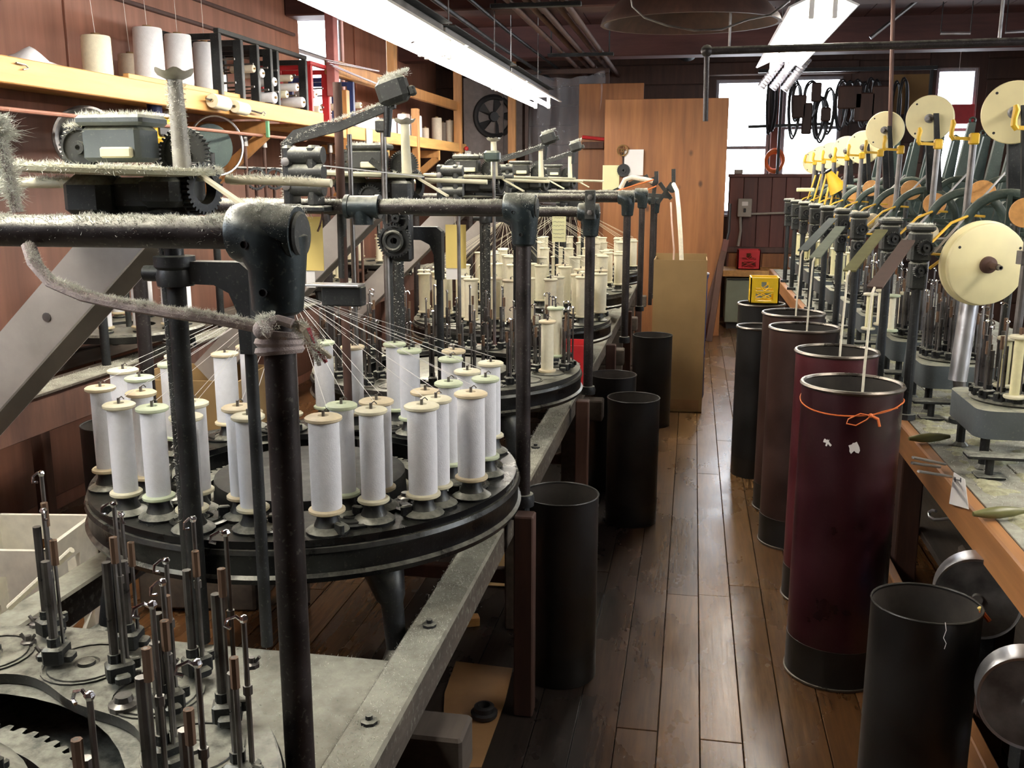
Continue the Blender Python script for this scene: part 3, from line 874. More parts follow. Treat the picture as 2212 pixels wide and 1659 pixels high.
def deck(k, label, ncar, nisl=16, plate=M_deck, thr=None):
    cy = CY0 + PIT * k if k else .835
    e = empty('braiding_machine', (CX if k else -1.005, cy, 0), 0, label, 'braiding machine', 'large round braiders left of the aisle')
    n = 128
    outer = circ(DR, n)
    inner = []
    for i in range(n):
        a = 2 * PI * i / n; r = .372 + .016 * math.cos(8 * a)
        inner.append((r * math.cos(a), r * math.sin(a)))
    MB().ringp(outer, inner, DZ - .016, DZ).build('deck_plate', plate, e, 30)
    MB().lathe([(DR - .01, DZ - .018), (DR + .006, DZ - .018), (DR + .01, DZ - .028), (DR + .004, DZ - .036), (DR + .004, DZ - .075), (DR + .012, DZ - .082), (DR + .006, DZ - .095), (DR - .03, DZ - .10), (DR - .03, DZ - .018)], 96).build('deck_rim', M_rim, e)
    MB().lathe([(.36, DZ - .11), (.50, DZ - .11), (.50, DZ - .018), (.36, DZ - .018)], 48).build('gear_housing', M_iron, e)
    gp = gear_pts(.325, .012, 84)
    MB().ringp(gp, circ(.275, len(gp)), DZ - .075, DZ - .045).build('ring_gear', M_iron, e, 30)
    MB().lathe([(0, DZ - .004), (.235, DZ - .004), (.25, DZ - .012), (.255, DZ - .10), (0, DZ - .10)], 40).build('centre_hub', M_hub if k == 1 else plate, e)
    if k <= 3:
        d0 = None
        for i in range(nisl):                      # round track islands with ring grooves
            a = 2 * PI * (i + .5) / nisl; r = .445
            if d0 is None:
                o = MB().lathe([(.068, 0), (.068, .003), (.064, .003), (.0635, .0005), (.059, .0005), (.058, .003), (.02, .0035), (.018, .001), (.014, .001), (.013, .006), (0, .007)] if k != 1 else [(.030, 0), (.066, 0), (.068, .002), (.068, .006), (.060, .008), (.056, .005), (.050, .005), (.047, .009), (.028, .010), (.026, .004), (.022, .004), (.02, .009), (0, .009)], 24).build('track_island', plate, e, 25)
                d0 = o.data
            else:
                o = bpy.data.objects.new('track_island', d0); COL.objects.link(o); o.parent = e
            o.location = (r * math.cos(a), r * math.sin(a), DZ)
        for i in range(8):
            a = 2 * PI * i / 8
            MB().lathe([(.022, 0), (.022, .008), (.014, .012), (.012, .02), (0, .02)], 12, T(.395 * math.cos(a + .2), .395 * math.sin(a + .2), DZ)).build('hex_stud', M_steeld, e, 25)
    for i, a in enumerate((-.86, -2.25, .9, 2.3)):  # curved cast legs
        c, s = math.cos(a), math.sin(a)
        MB().tube([(.46 * c, .46 * s, DZ - .09), (.50 * c, .50 * s, DZ - .13), (.525 * c, .525 * s, DZ - .17), (.53 * c, .53 * s, .62), (.55 * c, .55 * s, .52), (.56 * c, .56 * s, .50)], [.055, .044, .034, .026, .024, .04], 10).build('leg', M_iron, e)
    return e, cy


decks = []
names = ['large round braider at the lower left with bare spindles on a dusty deck', 'large round braider full of white bobbins, nearest the viewer', 'large round braider with bare spindles and one lone white bobbin', 'large round braider full of cream bobbins in mid distance', 'large round braider with cream bobbins behind the mid-distance one', 'farthest large round braider in the left row']
for k in range(6):
    decks.append(deck(k, names[k], 0, plate=M_deckd if k == 1 else M_deck))
# carriers: bare machines
rnd = random.Random(3)
e, cy = decks[0]
for i in range(40):
    a = 2 * PI * i / 40 + .05
    r = (.505, .425)[i % 2] + rnd.uniform(-.012, .012)
    y = cy + r * math.sin(a)
    if y < .35: continue
    carrier(e, (r * math.cos(a), r * math.sin(a), DZ + .008), a + rnd.uniform(-.6, .6), i % 3)
for i in range(10):
    a = 2 * PI * i / 10 + .2
    carrier(e, (.20 * math.cos(a), .20 * math.sin(a), DZ - .004), a + 2, (i + 1) % 3)
e, cy = decks[2]
for i in range(52):
    a = 2 * PI * i / 52
    r = (.505, .43, .395)[i % 3] + rnd.uniform(-.01, .01)
    if i in (48, 49): continue
    carrier(e, (r * math.cos(a), r * math.sin(a), DZ + .008), a + rnd.uniform(-.6, .6), i % 3)
# wing nuts and bolts on the nearest dusty deck
e, cy = decks[0]
for (px, py) in ((62, 1392), (95, 1420), (300, 1470), (370, 1445), (545, 1440), (80, 1352)):
    p = at(px, py, Z=DZ); mb = MB()
    mb.lathe([(.012, 0), (.012, .006), (.006, .008), (.005, .016), (0, .016)], 8)
    mb.tube([(-.013, 0, .018), (-.005, 0, .008), (.005, 0, .008), (.013, 0, .018)], .003, 5)
    o = mb.build('wing_nut', M_spin, e); o.location = (p.x - e.location.x, p.y - cy, DZ)
# guide plates and yarn fans
def yarn_fan(k, pts, apex, label, r=.00055, m=None):
    cy = CY0 + PIT * k
    f = empty('yarn_fan', (CX, cy, 0), 0, label, 'yarn fan')
    for p in pts:
        q = Vector(apex) - Vector((CX, cy, 0)); w = Vector(p) - Vector((CX, cy, 0))
        MB().cyl(w, q, r, n=4, caps=False).build('yarn_strand', m or M_thread, f)
    return f


# machine with white bobbins (motion-rich in life, standing still here)
def ring_labels(items, what, edge):
    """items: list of (key, loc); returns label per key ordered across the picture"""
    fr = sorted([it for it in items if it[2] < 0], key=lambda t: (t[1].x / t[1].y))
    bk = sorted([it for it in items if it[2] >= 0], key=lambda t: (t[1].x / t[1].y))
    lab = {}
    for nm, lst in (('near', fr), ('far', bk)):
        for i, it in enumerate(lst):
            lab[it[0]] = '%s, %s from the left on the %s half of %s' % (what, ORD[i], nm, edge)
    return lab


def load_deck(k, angs, what, edge, group, yms, fms, hs, apex_z=1.28, yarn_m=None, strand=1.0, thread_r=.0006, back_r=.44):
    cy = CY0 + PIT * k; items = []
    for i, (a, r) in enumerate(angs):
        items.append((i, Vector((CX + r * math.cos(a), cy + r * math.sin(a), DZ + .045)), math.sin(a)))
    lab = ring_labels(items, what, edge); tops = []
    rr = random.Random(k * 11 + 2)
    for i, p, s in items:
        ym = rr.choice(yms); fm = rr.choice(fms); ry = rr.choice(hs)
        bobbin(p, lab[i], group, ry, .215, max(.036, ry + .007), ym, fm, 4 if k < 4 else 3)
        pr_ = decks[k][0]
        base = MB() if 'bf' not in CAR else None
        if base is not None:
            base.lathe([(0, 0), (.046, 0), (.048, .006), (.040, .012), (.030, .016), (.024, .03), (.022, .044), (0, .044)], 16).bx(.03, .056, -.006, .006, .004, .03, .003)
            o = base.build('carrier', M_iron); CAR['bf'] = o.data; bpy.data.objects.remove(o)
        o = bpy.data.objects.new('carrier', CAR['bf']); COL.objects.link(o); o.parent = pr_
        o.location = (p.x - CX, p.y - cy, DZ); o.rotation_euler = (0, 0, rr.uniform(0, 6))
        tops.append(p + Vector((.010, 0, .228)))
    apex = (CX - .04, cy, apex_z)
    yarn_fan(k, tops, apex, 'fan of fine threads rising from %s' % edge, thread_r, yarn_m)
    return tops


front = [-123, -113, -98, -83, -64, -51, -38, -30, -19, 2, -74, -107]
angs = [(math.radians(a), .505 if j % 2 == 0 else .475) for j, a in enumerate(front[:10])]
angs += [(math.radians(a), .40) for a in (-108, -90, -57, -45, -24, -8)]
for j in range(17):
    a = 14 + j * 13.2
    angs.append((math.radians(a), .50 if j % 2 else .42))
load_deck(1, angs, 'white yarn bobbin', 'the nearest loaded braider', 'white bobbins on the nearest loaded braider', [M_yarnw], [M_flt, M_flg, M_flc, M_flt], [.024, .027, .030, .033], 1.27)
angs = [(2 * PI * (i + .3) / 30, .50 if i % 2 else .41) for i in range(30)]
load_deck(3, angs, 'cream yarn bobbin', 'the mid-distance cream braider', 'cream bobbins on the mid-distance braider', [M_yarnc], [M_flc, M_flt], [.030, .034, .036], 1.34, M_yarnc, thread_r=.0008)
load_deck(4, [(2 * PI * (i + .1) / 28, .50 if i % 2 else .41) for i in range(28)], 'cream yarn bobbin', 'the second cream braider', 'cream bobbins on the second cream braider', [M_yarnc], [M_flc], [.030, .034], 1.34, M_yarnc, thread_r=.0008)
load_deck(5, [(2 * PI * (i + .4) / 26, .50 if i % 2 else .41) for i in range(26)], 'cream yarn bobbin', 'the farthest left braider', 'cream bobbins on the farthest left braider', [M_yarnc], [M_flc], [.030, .034], 1.34, M_yarnc, thread_r=.0009)
cy = CY0 + PIT * 2
bobbin((CX + .50 * math.cos(-.45), cy + .50 * math.sin(-.45), DZ + .03), 'lone white bobbin among bare spindles on the third braider', 'lone bobbin', .024, .20, .034, M_yarnc, M_flt)
bobbin((CX + .46 * math.cos(-.1), cy + .46 * math.sin(-.1), DZ + .06), 'green-topped cream bobbin behind the lone white bobbin on the third braider', 'lone bobbin', .026, .20, .036, M_yarnc, M_flg)
# guide plate where the nearest fan gathers
g_ = empty('thread_guide', (0, 0, 0), 0, 'flat steel guide plate gathering the nearest white threads', 'guide plate')
a = at(662, 617, Y=2.36); b = at(795, 614, Y=2.42)
MB().bx(a.x, b.x, 2.34, 2.40, a.z, a.z + .005, .001).build('plate', M_steel, g_, 0)
MB().bx((a.x + b.x) / 2 - .03, b.x + .005, 2.35, 2.39, a.z - .05, a.z, .003).build('bracket', M_iron, g_, 0)

# ------------------------------------------------------------------ timber bench under the braiders
bt = empty('machine_bench', (0, 0, 0), 0, 'long dusty timber bench frame carrying the round braiders', 'bench')
BZ = .585
MB().bx(-.585, -.495, .3, 9.6, BZ - .085, BZ, .006).build('side_beam', M_grayboard, bt, 0)
MB().bx(-1.52, -1.43, .3, 9.6, BZ - .085, BZ, .006).build('side_beam', M_grayboard, bt, 0)
mb = fuzz_rect(MB(), -.585, -.50, .9, 5.5, BZ, 9000, .006)
for k in range(6):
    y = 1.18 + PIT * k
    MB().bx(-1.5, -.52, y + .02, y + .60, BZ - .05, BZ - .008, .004).build('cross_board', M_grayboard, bt, 0)
    fuzz_rect(mb, -1.4, -.55, y + .02, y + .60, BZ - .008, 1600 if k < 2 else 300, .006)
    MB().bx(-1.6, -.40, y + .46, y + .56, BZ - .19, BZ - .088, .006).build('cross_timber', M_oldtimber, bt, 0)
    for x in (-.60, -1.45):
        MB().bx(x, x + .09, y + .45, y + .55, 0, BZ - .19, .006).build('bench_leg', M_oldtimber, bt, 0)
    MB().bx(-1.45, -.6, y + .48, y + .52, .16, .21, .003).build('stretcher', M_rust, bt, 0)
    for (x, yy) in ((-.54, y + .75), (-.545, y + .35)):
        MB().lathe([(.016, 0), (.016, .006), (.007, .008), (.007, .016), (0, .016)], 8, T(x, yy, BZ)).build('bolt', M_iron, bt, 25)
lint(mb, bt)
for k in range(5):
    y = 2.60 + PIT * k
    o = MB().bx(-.468, -.412, y - .03, y + .03, 0, .62, .004).build('timber_leg', M_rust, bt, 0)

# ------------------------------------------------------------------ pipe arches over the braiders
def arch(y, xp, z, xend, label, near=False, tees=(), foot=.60):
    e = empty('pipe_arch', (xp, y, 0), 0, label, 'pipe frame', 'pipe arches over the round braiders')
    R = .0211
    MB().cyl((0, 0, foot), (0, 0, z - .05), R, n=20).build('post', M_pipe, e)
    MB().cyl((-.04, 0, z), (xend - xp, 0, z), R, n=20).build('rail', M_pipe, e)
    MB().cyl((xend - xp, 0, foot), (xend - xp, 0, z), R, n=12).build('post', M_pipe, e)
    f = MB()
    f.tube([(-.056, 0, z), (-.053, 0, z), (-.046, 0, z), (-.03, 0, z), (-.012, 0, z - .006), (.0, 0, z - .018), (.002, 0, z - .045), (.001, 0, z - .075), (0, 0, z - .098), (0, 0, z - .104)], [.026, .035, .038, .0395, .043, .045, .037, .0345, .033, .026], 20)
    f.cyl((-.002, 0, z - .002), (.033, 0, z - .002), .040, .036, n=20)
    f.build('elbow_fitting', M_fit, e)
    MB().lathe([(.030, 0), (.030, .003), (.027, .006), (0, .007)], 20, axM((.033, 0, z - .002), (1, 0, 0))).build('end_cap', M_irond, e)
    for (dx, dz) in ((-.022, -.012), (-.002, -.072)):
        MB().lathe([(.0055, 0), (.0055, .003), (.0045, .003), (.0045, -.002), (0, -.002)], 10, axM((dx, -.040 if dz > -.05 else -.0365, z + dz), (0, -1, 0))).build('set_screw', M_blackr, e)
    for tx in tees:
        MB().cyl((tx - xp - .045, 0, z), (tx - xp + .045, 0, z), .031, n=18).cyl((tx - xp, 0, z), (tx - xp, 0, z - .05), .029, n=16).cyl((tx - xp - .05, 0, z), (tx - xp - .038, 0, z), .034, n=18).cyl((tx - xp + .038, 0, z), (tx - xp + .05, 0, z), .034, n=18).build('tee_fitting', M_fit, e)
    MB().lathe([(R * 1.02, 0), (.032, 0), (.034, .02), (.030, .035), (R * 1.02, .036)], 16, T(0, 0, foot)).build('floor_flange', M_iron, e)
    d = 1.0 if near else .35
    lm = MB()
    fuzz(lm, [(-.05, 0, z), (max(xend - xp, -1.0), 0, z)], R, int(15000 * d), .0062 if near else .007, .00032 if near else .0006)
    fuzz(lm, [(-.05, 0, z - .002), (.036, 0, z - .002)], .040, int(4200 * d), .0028, .0003 if near else .0006)
    lint(lm, e)
    return e


arch(1.18, -.526, 1.484, -1.62, 'nearest pipe arch with the big blue-black elbow fitting', True, foot=.60)
arch(2.66, -.456, 1.478, -1.62, 'second pipe arch with tee and elbow over the white bobbins', False, tees=(-.915,), foot=.625)
arch(4.2, -.43, 1.418, -1.62, 'third pipe arch with a bolted strap at its corner', False, foot=.625)
arch(5.66, -.37, 1.455, -1.62, 'fourth pipe arch over the cream bobbins', False, foot=.62)
arch(7.1, -.36, 1.46, -1.62, 'fifth pipe arch near the cardboard box', False, foot=.62)
arch(7.9, -.30, 1.40, -1.62, 'farthest pipe arch beside the cardboard box', False, foot=.62)
for k, (y, xp, z) in enumerate(((2.66, -.456, .625),)):
    MB().bx(-.53, -.44, y - .028, y + .028, .585, .632, .006).build('post_clamp', M_iron, bt, 0)
o = empty('clamp_strap', (0, 0, 0), 0, 'upright bolted strap clamped on the third pipe arch corner', 'clamp')
a = at(1275, 410, Y=4.16); b = at(1275, 475, Y=4.16)
MB().bx(a.x - .022, a.x + .022, 4.155, 4.175, b.z, a.z, .004).build('strap', M_irond, o, 0)
for z in (a.z - .03, b.z + .03): MB().lathe([(.012, 0), (.012, .01), (0, .012)], 6, axM((a.x, 4.155, z), (0, -1, 0))).build('bolt', M_steeld, o, 25)
# ------------------------------------------------------------------ take-up stands between the braiders
def gearm(R, d, teeth, t, M, hub=.3, web=True):
    mb = MB()
    gp = gear_pts(R, d, teeth)
    mb.ringp(gp, circ(R * .78, len(gp)), -t / 2, t / 2, M)
    mb.lathe([(R * hub, -t * .7), (R * hub, t * .7), (R * hub * .4, t * .7), (R * hub * .4, -t * .7), (R * hub, -t * .7)], 16, M)
    if web: mb.lathe([(R * hub * .9, -t * .2), (R * .8, -t * .2), (R * .8, t * .2), (R * hub * .9, t * .2)], 24, M)
    else:
        for k in range(5):
            a = 2 * PI * k / 5
            mb.add(*box_bar((R * hub * .8 * math.cos(a), R * hub * .8 * math.sin(a), 0), (R * .8 * math.cos(a), R * .8 * math.sin(a), 0), R * .1, t * .6), M)
    return mb


def box_bar(p, q, w, t):
    p, q = Vector(p), Vector(q); u, v, d = frame_of(q - p)
    vs = [e + u * (a * w / 2) + v * (b * t / 2) for e in (p, q) for a, b in ((-1, -1), (1, -1), (1, 1), (-1, 1))]
    return [tuple(x) for x in vs], [(3, 2, 1, 0), (4, 5, 6, 7), (0, 1, 5, 4), (1, 2, 6, 5), (2, 3, 7, 6), (3, 0, 4, 7)]


def stand(k, label, full=True):
    y0 = 1.75 + 1.49 * k
    e = empty('takeup_stand', (0, y0, 0), 0, label, 'take-up gear', 'take-up stands between the round braiders')
    near = k == 0
    # shafts down to the bench
    MB().cyl((-1.0, .02, BZ), (-1.0, .02, 1.43), .019, n=14).build('shaft', M_irond if k else M_iron, e)
    MB().cyl((-1.024, .032, BZ), (-1.024, .032, 1.43), .013, n=12).build('shaft', M_irond, e)
    MB().cyl((-.855, .03, BZ), (-.855, .03, 1.215), .0125, n=12).build('thin_shaft', M_iron, e)
    MB().lathe([(.02, 0), (.036, .002), (.038, .02), (.034, .034), (.040, .04), (.040, .06), (.02, .062)], 16, T(-1.0, .02, 1.345)).cyl((-1.065, .02, 1.37), (-1.0, .02, 1.37), .016, n=10).build('collar', M_iron, e)
    # curved black bracket from collar to thin shaft
    pr_ = [(-.99, 1.395), (-.86, 1.395), (-.842, 1.38), (-.842, 1.215), (-.868, 1.215), (-.870, 1.30), (-.885, 1.335), (-.915, 1.350), (-.99, 1.352)]
    m = MB(); n = len(pr_)
    m.add([(x, yy, z) for yy in (.01, .05) for x, z in pr_], [tuple(range(n)), tuple(range(2 * n - 1, n - 1, -1))] + [(i, n + i, n + (i + 1) % n, (i + 1) % n) for i in range(n)])
    m.build('bracket', M_iron, e, 30)
    # horizontal felt-topped disc and casting below it
    tl = Matrix.Rotation(.035, 4, 'Y')
    MB().lathe([(0, .007), (.195, .007), (.200, .002), (.198, -.006), (.17, -.010), (0, -.010)], 48, T(-1.112, .02, 1.572) @ tl).build('takeup_disc', plain('felt_disc', (.44, .43, .30), .95, var=.15) if near else bpy.data.materials['felt_disc'], e)
    MB().bx(-1.20, -1.10, -.04, .07, 1.475, 1.562, .02).bx(-1.11, -1.02, -.01, .06, 1.49, 1.556, .012).bx(-1.03, -.95, -.05, .08, 1.50, 1.560, .012).cyl((-1.22, .05, 1.53), (-.95, .0, 1.53), .026, n=14).lathe([(.03, 0), (.10, .006), (.12, .022), (.03, .03)], 24, T(-1.05, .02, 1.45)).build('casting', M_irond, e)
    gp = gear_pts(.05, .006, 30)
    MB().ringp(gp, circ(.03, len(gp)), -.012, .012, axM((-.935, .02, 1.535), (1, -.25, 0))).build('bevel_gear', M_iron, e, 30)
    # worm housing with lint cap
    MB().bx(-1.155, -1.035, -.02, .06, 1.585, 1.652, .008).bx(-1.16, -1.02, -.03, .07, 1.652, 1.672, .006).build('housing', M_grey if near else M_irond, e, 0)
    MB().bx(-1.11, -1.045, -.032, -.02, 1.592, 1.612, .003).build('brass_strip', M_flc, e, 0)
    gearm(.042, .005, 30, .016, axM((-1.165, -.005, 1.612), (0, 1, 0))).build('spur_gear', M_irond, e, 30)
    gearm(.052, .006, 36, .016, axM((-.985, .06, 1.60), (0, 1, 0))).build('spur_gear', M_irond, e, 30)
    # yarn pole with crown cup
    pole = MB().cyl((-.953, -.01, 1.57), (-.957, -.01, 1.735), .0175, .0135, n=14)
    pole.build('pole', M_flc if not near else metal('pole_pale', (.42, .40, .34), .6, .2, .5), e)
    cup = []
    for i in range(40):
        a = 2 * PI * i / 40; r = .036 + .002 * math.cos(6 * a); cup.append((r * math.cos(a), r * math.sin(a), .017 + .0032 * math.cos(6 * a)))
    vs = [(.014 * math.cos(2 * PI * i / 40), .014 * math.sin(2 * PI * i / 40), 0) for i in range(40)] + [(.03 * math.cos(2 * PI * i / 40), .03 * math.sin(2 * PI * i / 40), .008) for i in range(40)] + cup + [(x * .9, y * .9, z - .002) for x, y, z in cup] + [(0, 0, .008)]
    fs = []
    for r_ in range(3):
        for i in range(40): fs.append((r_ * 40 + i, r_ * 40 + (i + 1) % 40, (r_ + 1) * 40 + (i + 1) % 40, (r_ + 1) * 40 + i))
    fs += [(120 + i, 120 + (i + 1) % 40, 160) for i in range(40)]
    MB().add(vs, fs, T(-.957, -.01, 1.733)).build('crown_cup', bpy.data.materials['pole_pale'], e)
    # shafts
    MB().cyl((-1.62, .05, 1.545), (-1.2, .05, 1.545), .0105, n=10).build('cross_shaft', M_flc, e)
    MB().cyl((-1.21, .05, 1.545), (-1.16, .05, 1.545), .022, n=12).build('bearing', M_iron, e)
    MB().cyl((-.92, .10, 1.552), (-.70, .10, 1.545), .0085, n=10).build('cross_shaft', M_flc, e)
    MB().add(*box_bar((-.93, .0, 1.565), (-.80, -.06, 1.50), .012, .006)).build('drive_belt', M_flc, e, 0)
    # fork that carries the stand on the rail
    MB().bx(-1.06, -.96, .0, .06, 1.43, 1.50, .01).build('saddle', M_iron, e, 0)
    if near:
        lm = MB()
        for i in range(24):
            a0 = 2 * PI * i / 24; a1 = a0 + 2 * PI / 24
            fuzz(lm, [(-1.112 + .195 * math.cos(a0), .02 + .195 * math.sin(a0), 1.572 - .0068 * math.cos(a0)), (-1.112 + .195 * math.cos(a1), .02 + .195 * math.sin(a1), 1.572 - .0068 * math.cos(a1))], .004, 240, .013, .0005, .6, 1.7)
        fuzz_rect(lm, -1.16, -1.02, -.03, .07, 1.672, 1500, .011)
        fuzz(lm, [(-.953, -.01, 1.58), (-.957, -.01, 1.73)], .015, 900, .007, .0005, .8, 3)
        fuzz(lm, [(-1.62, .05, 1.545), (-1.2, .05, 1.545)], .0105, 1500, .010, .0005)
        fuzz(lm, [(-.92, .10, 1.552), (-.72, .10, 1.545)], .0085, 700, .009, .0005)
        fuzz(lm, [(-1.024, .032, .85), (-1.024, .032, 1.42)], .013, 1300, .008, .0005, .8, 3)
        fuzz(lm, [(-1.19, -.005, 1.64), (-1.14, -.005, 1.65)], .012, 400, .010, .0005)
        lint(lm, e)
    elif k < 3:
        lm = MB()
        fuzz(lm, [(-1.3, .02, 1.578), (-.92, .02, 1.566)], .004, 500, .014, .001)
        fuzz_rect(lm, -1.16, -1.02, -.03, .07, 1.672, 200, .012, .001)
        fuzz(lm, [(-1.0, .02, .85), (-1.0, .02, 1.42)], .019, 500, .008, .0009, .8, 3)
        lint(lm, e)
    return e


for k, lb in enumerate(('lint-covered take-up disc and gears at the upper left', 'take-up gears and pale pole behind the second pipe arch', 'dusty take-up gears above the cream bobbins', 'farther take-up gears behind the third pipe arch', 'farthest take-up gears before the plywood sheet')):
    stand(k, lb)
# spur gears hanging on the second stand, below the rail
e = empty('gear_train', (0, 0, 0), 0, 'dark gear train and small handwheel hanging below the second rail', 'gears')
c = at(852, 520, Y=3.1)
gearm(.056, .006, 34, .02, axM(c, (.1, -1, 0)), .5).build('spur_gear', M_iron, e, 30)
MB().torus(c + Vector((0, -.018, 0)), (.1, -1, 0), .03, .006, 20, 6).build('gear_ring', M_irond, e)
c2 = at(855, 472, Y=3.1)
gearm(.044, .001, 30, .016, axM(c2, (.1, -1, 0)), .3, False).build('handwheel', M_iron, e, 30)
gearm(.04, .005, 28, .02, axM(at(800, 425, Y=3.15), (.1, -1, 0)), .4).build('spur_gear', M_irond, e, 30)
MB().bx(c.x - .02, c.x + .05, 3.12, 3.16, c.z - .07, c2.z + .12, .008).build('gear_plate', M_iron, e, 0)
MB().cyl((c.x - .035, 3.14, c.z - .05), (c.x - .035, 3.14, BZ), .014, n=10).build('support_post', M_irond, e)
c3 = at(880, 395, Y=3.25)
o = MB().add(*box_bar(at(800, 345, Y=3.2), at(905, 430, Y=3.25), .03, .02)).build('swing_arm', M_irond, e, 0)


# ------------------------------------------------------------------ lever arms with weights
def lever(y, label, s=1.0, arm=True, dx=0, dz=0):
    e = empty('weight_lever', (dx, y, dz), 0, label, 'weight lever', 'weight levers over the braiders')
    x0 = -1.115
    for (a, b, m) in ((0, .028, M_iron), (.07, .098, M_irond)):
        MB().bx(x0 + a, x0 + b, -.03, .04, 1.478, 1.645, .008).build('side_plate', m, e, 0)
    for z in (1.53, 1.572, 1.618):
        MB().cyl((x0 + .02, -.01, z), (x0 + .115, -.01, z), .023, n=14).build('roller', M_irond, e)
    for z in (1.535, 1.60):
        MB().lathe([(.012, 0), (.012, .006), (0, .008)], 10, axM((x0 + .014, -.03, z), (0, -1, 0))).build('boss', M_steeld, e)
    gearm(.036, .004, 26, .014, axM((x0 + .045, .055, 1.60), (0, 1, 0))).build('back_gear', M_iron, e, 30)
    MB().bx(x0 - .02, x0 + .12, -.035, .045, 1.465, 1.482, .004).build('foot_plate', M_iron, e, 0)
    if arm:
        pts = [(x0 - .005, 0, 1.640), (x0 + .03, 0, 1.668), (x0 + .115, 0, 1.688), (x0 + .16, 0, 1.693), (x0 + .32, 0, 1.752)]
        mb = MB(); n = 2
        vs = []; fs = []
        for i, p in enumerate(pts):
            h = .017 if 0 < i < 3 else .012
            vs += [(p[0], -.008, p[2] - h), (p[0], .008, p[2] - h), (p[0], .008, p[2] + h), (p[0], -.008, p[2] + h)]
        for i in range(4):
            for j in range(4): fs.append((i * 4 + j, i * 4 + (j + 1) % 4, i * 4 + 4 + (j + 1) % 4, i * 4 + 4 + j))
        fs += [(3, 2, 1, 0), (16, 17, 18, 19)]
        mb.add(vs, fs).build('lever_arm', M_irond, e, 30)
        W_ = Matrix.Translation((x0 + .315, 0, 1.785)) @ Matrix.Rotation(-.32, 4, 'Y')
        MB().bx(-.042, .042, -.03, .03, -.036, .036, .014, W_).build('weight', M_irond, e, 30)
        MB().bx(.04, .058, -.012, .012, -.03, -.004, .004, W_).build('weight_clamp', M_irond, e, 0)
        MB().cyl((x0 + .30, 0, 1.745), (x0 + .295, 0, 1.665), .013, .009, n=10).build('hook_pin', M_iron, e)
        lm = MB(); N = 1 if y < 3 else .3; wd = .0006 if y < 3 else .0011
        fuzz(lm, [pts[0], pts[2], pts[4]], .013, int(1500 * N), .007, wd)
        fuzz(lm, [(x0 + .28, 0, 1.80), (x0 + .36, 0, 1.825)], .015, int(1200 * N), .011, wd)
        fuzz(lm, [(x0 + .0, 0, 1.50), (x0 + .0, 0, 1.64)], .008, int(700 * N), .01, wd, .8, 3)
        fuzz(lm, [(x0 + .095, 0, 1.50), (x0 + .095, 0, 1.64)], .01, int(600 * N), .01, wd, .8, 3)
        lint(lm, e)
    return e


lever(2.6, 'raised weight lever with square weight above the second pipe arch')
lever(4.18, 'bare lever head without a weight behind the elbow of the second arch', arm=False, dx=.02, dz=-.027)
lever(5.6, 'weight lever before the plastic sheeting in mid distance', dx=-.02)
lever(7.0, 'smaller far weight lever left of the yellow card', dx=-.03)
# upright rods on the second arch
for k, (px, y0, y1, Y, r) in enumerate(((735, 178, 432, 2.72, .0125), (757, 290, 425, 2.78, .007), (988, 350, 420, 4.2, .008), (827, 255, 330, 3.1, .010), (1065, 335, 400, 4.6, .008))):
    a = at(px, y0, Y=Y); b = at(px + 2, y1, Y=Y)
    o = empty('upright_rod', (0, 0, 0), 0, ('brown upright rod rising above the second arch tee', 'thin upright rod beside the brown rod on the second arch', 'thin upright rod above the elbow of the second arch', 'upright rod with a square cap before the pine shelf', 'upright rod with a green knob in mid distance')[k], 'rod')
    MB().cyl((b.x, Y, BZ), (b.x, Y, a.z), r, n=10).build('rod', M_rust if k == 0 else M_steeld, o)
    if k == 3: MB().bx(b.x - .022, b.x + .022, Y - .02, Y + .02, a.z - .045, a.z - .005, .005).build('cap', M_irond, o, 0)
    if k == 4: MB().bx(b.x - .045, b.x + .03, Y - .03, Y + .03, a.z - .03, a.z + .02, .01).build('knob', M_green, o, 0)
o = MB().cyl((at(738, 470, Y=2.72).x, 2.72, 1.46), (at(742, 620, Y=2.72).x, 2.72, 1.27), .0135, n=10).build('guide_post', M_irond)
tag(o, 'lint-covered post hanging below the second arch tee', 'post')
o = MB().add(*box_bar(at(700, 358, Y=2.55), at(915, 382, Y=3.2), .006, .003)).build('white_tape', M_thread, sharp=0); tag(o, 'taut white tape running from the lever head to the pale pole', 'tape')
# slanted steel chutes
for k in range(4):
    y = 1.9 + 1.5 * k
    e = empty('slanted_chute', (0, y, 0), 0, ('broad dull steel chute slanting down at the left edge', 'slanted steel chute behind the nearest loaded braider', 'slanted steel chute rising above the third braider', 'farther slanted chute above the cream braider')[k], 'chute', 'slanted steel chutes')
    a = Vector((-1.10, 0, 1.50)); b = Vector((-1.80, 0, .83))
    d = (b - a).normalized(); nrm = Vector((-d.z, 0, d.x))
    if nrm.z < 0: nrm = -nrm
    w = .055
    def pl(nm, y0, y1, t0, t1, m=M_chute):
        vs = [tuple(p + Vector((0, yy, 0)) + nrm * t) for p in (a, b) for yy in (y0, y1) for t in (t0, t1)]
        MB().add(vs, [(0, 1, 3, 2), (4, 6, 7, 5), (0, 4, 5, 1), (2, 3, 7, 6), (0, 2, 6, 4), (1, 5, 7, 3)]).build(nm, m, e, 0)
    pl('chute_floor', -w, w, -.003, 0); pl('chute_side', -w - .003, -w, -.055, .055); pl('chute_side', w, w + .003, -.055, .055); pl('chute_lip', -w - .012, -w, -.058, -.054)
    if k == 0:
        for t in (.35, .55):
            p = a.lerp(b, t); MB().lathe([(.010, 0), (.010, .002), (0, .003)], 12, axM(p + Vector((0, -w - .003, 0)), (0, -1, 0))).build('rivet', M_steeld, e)
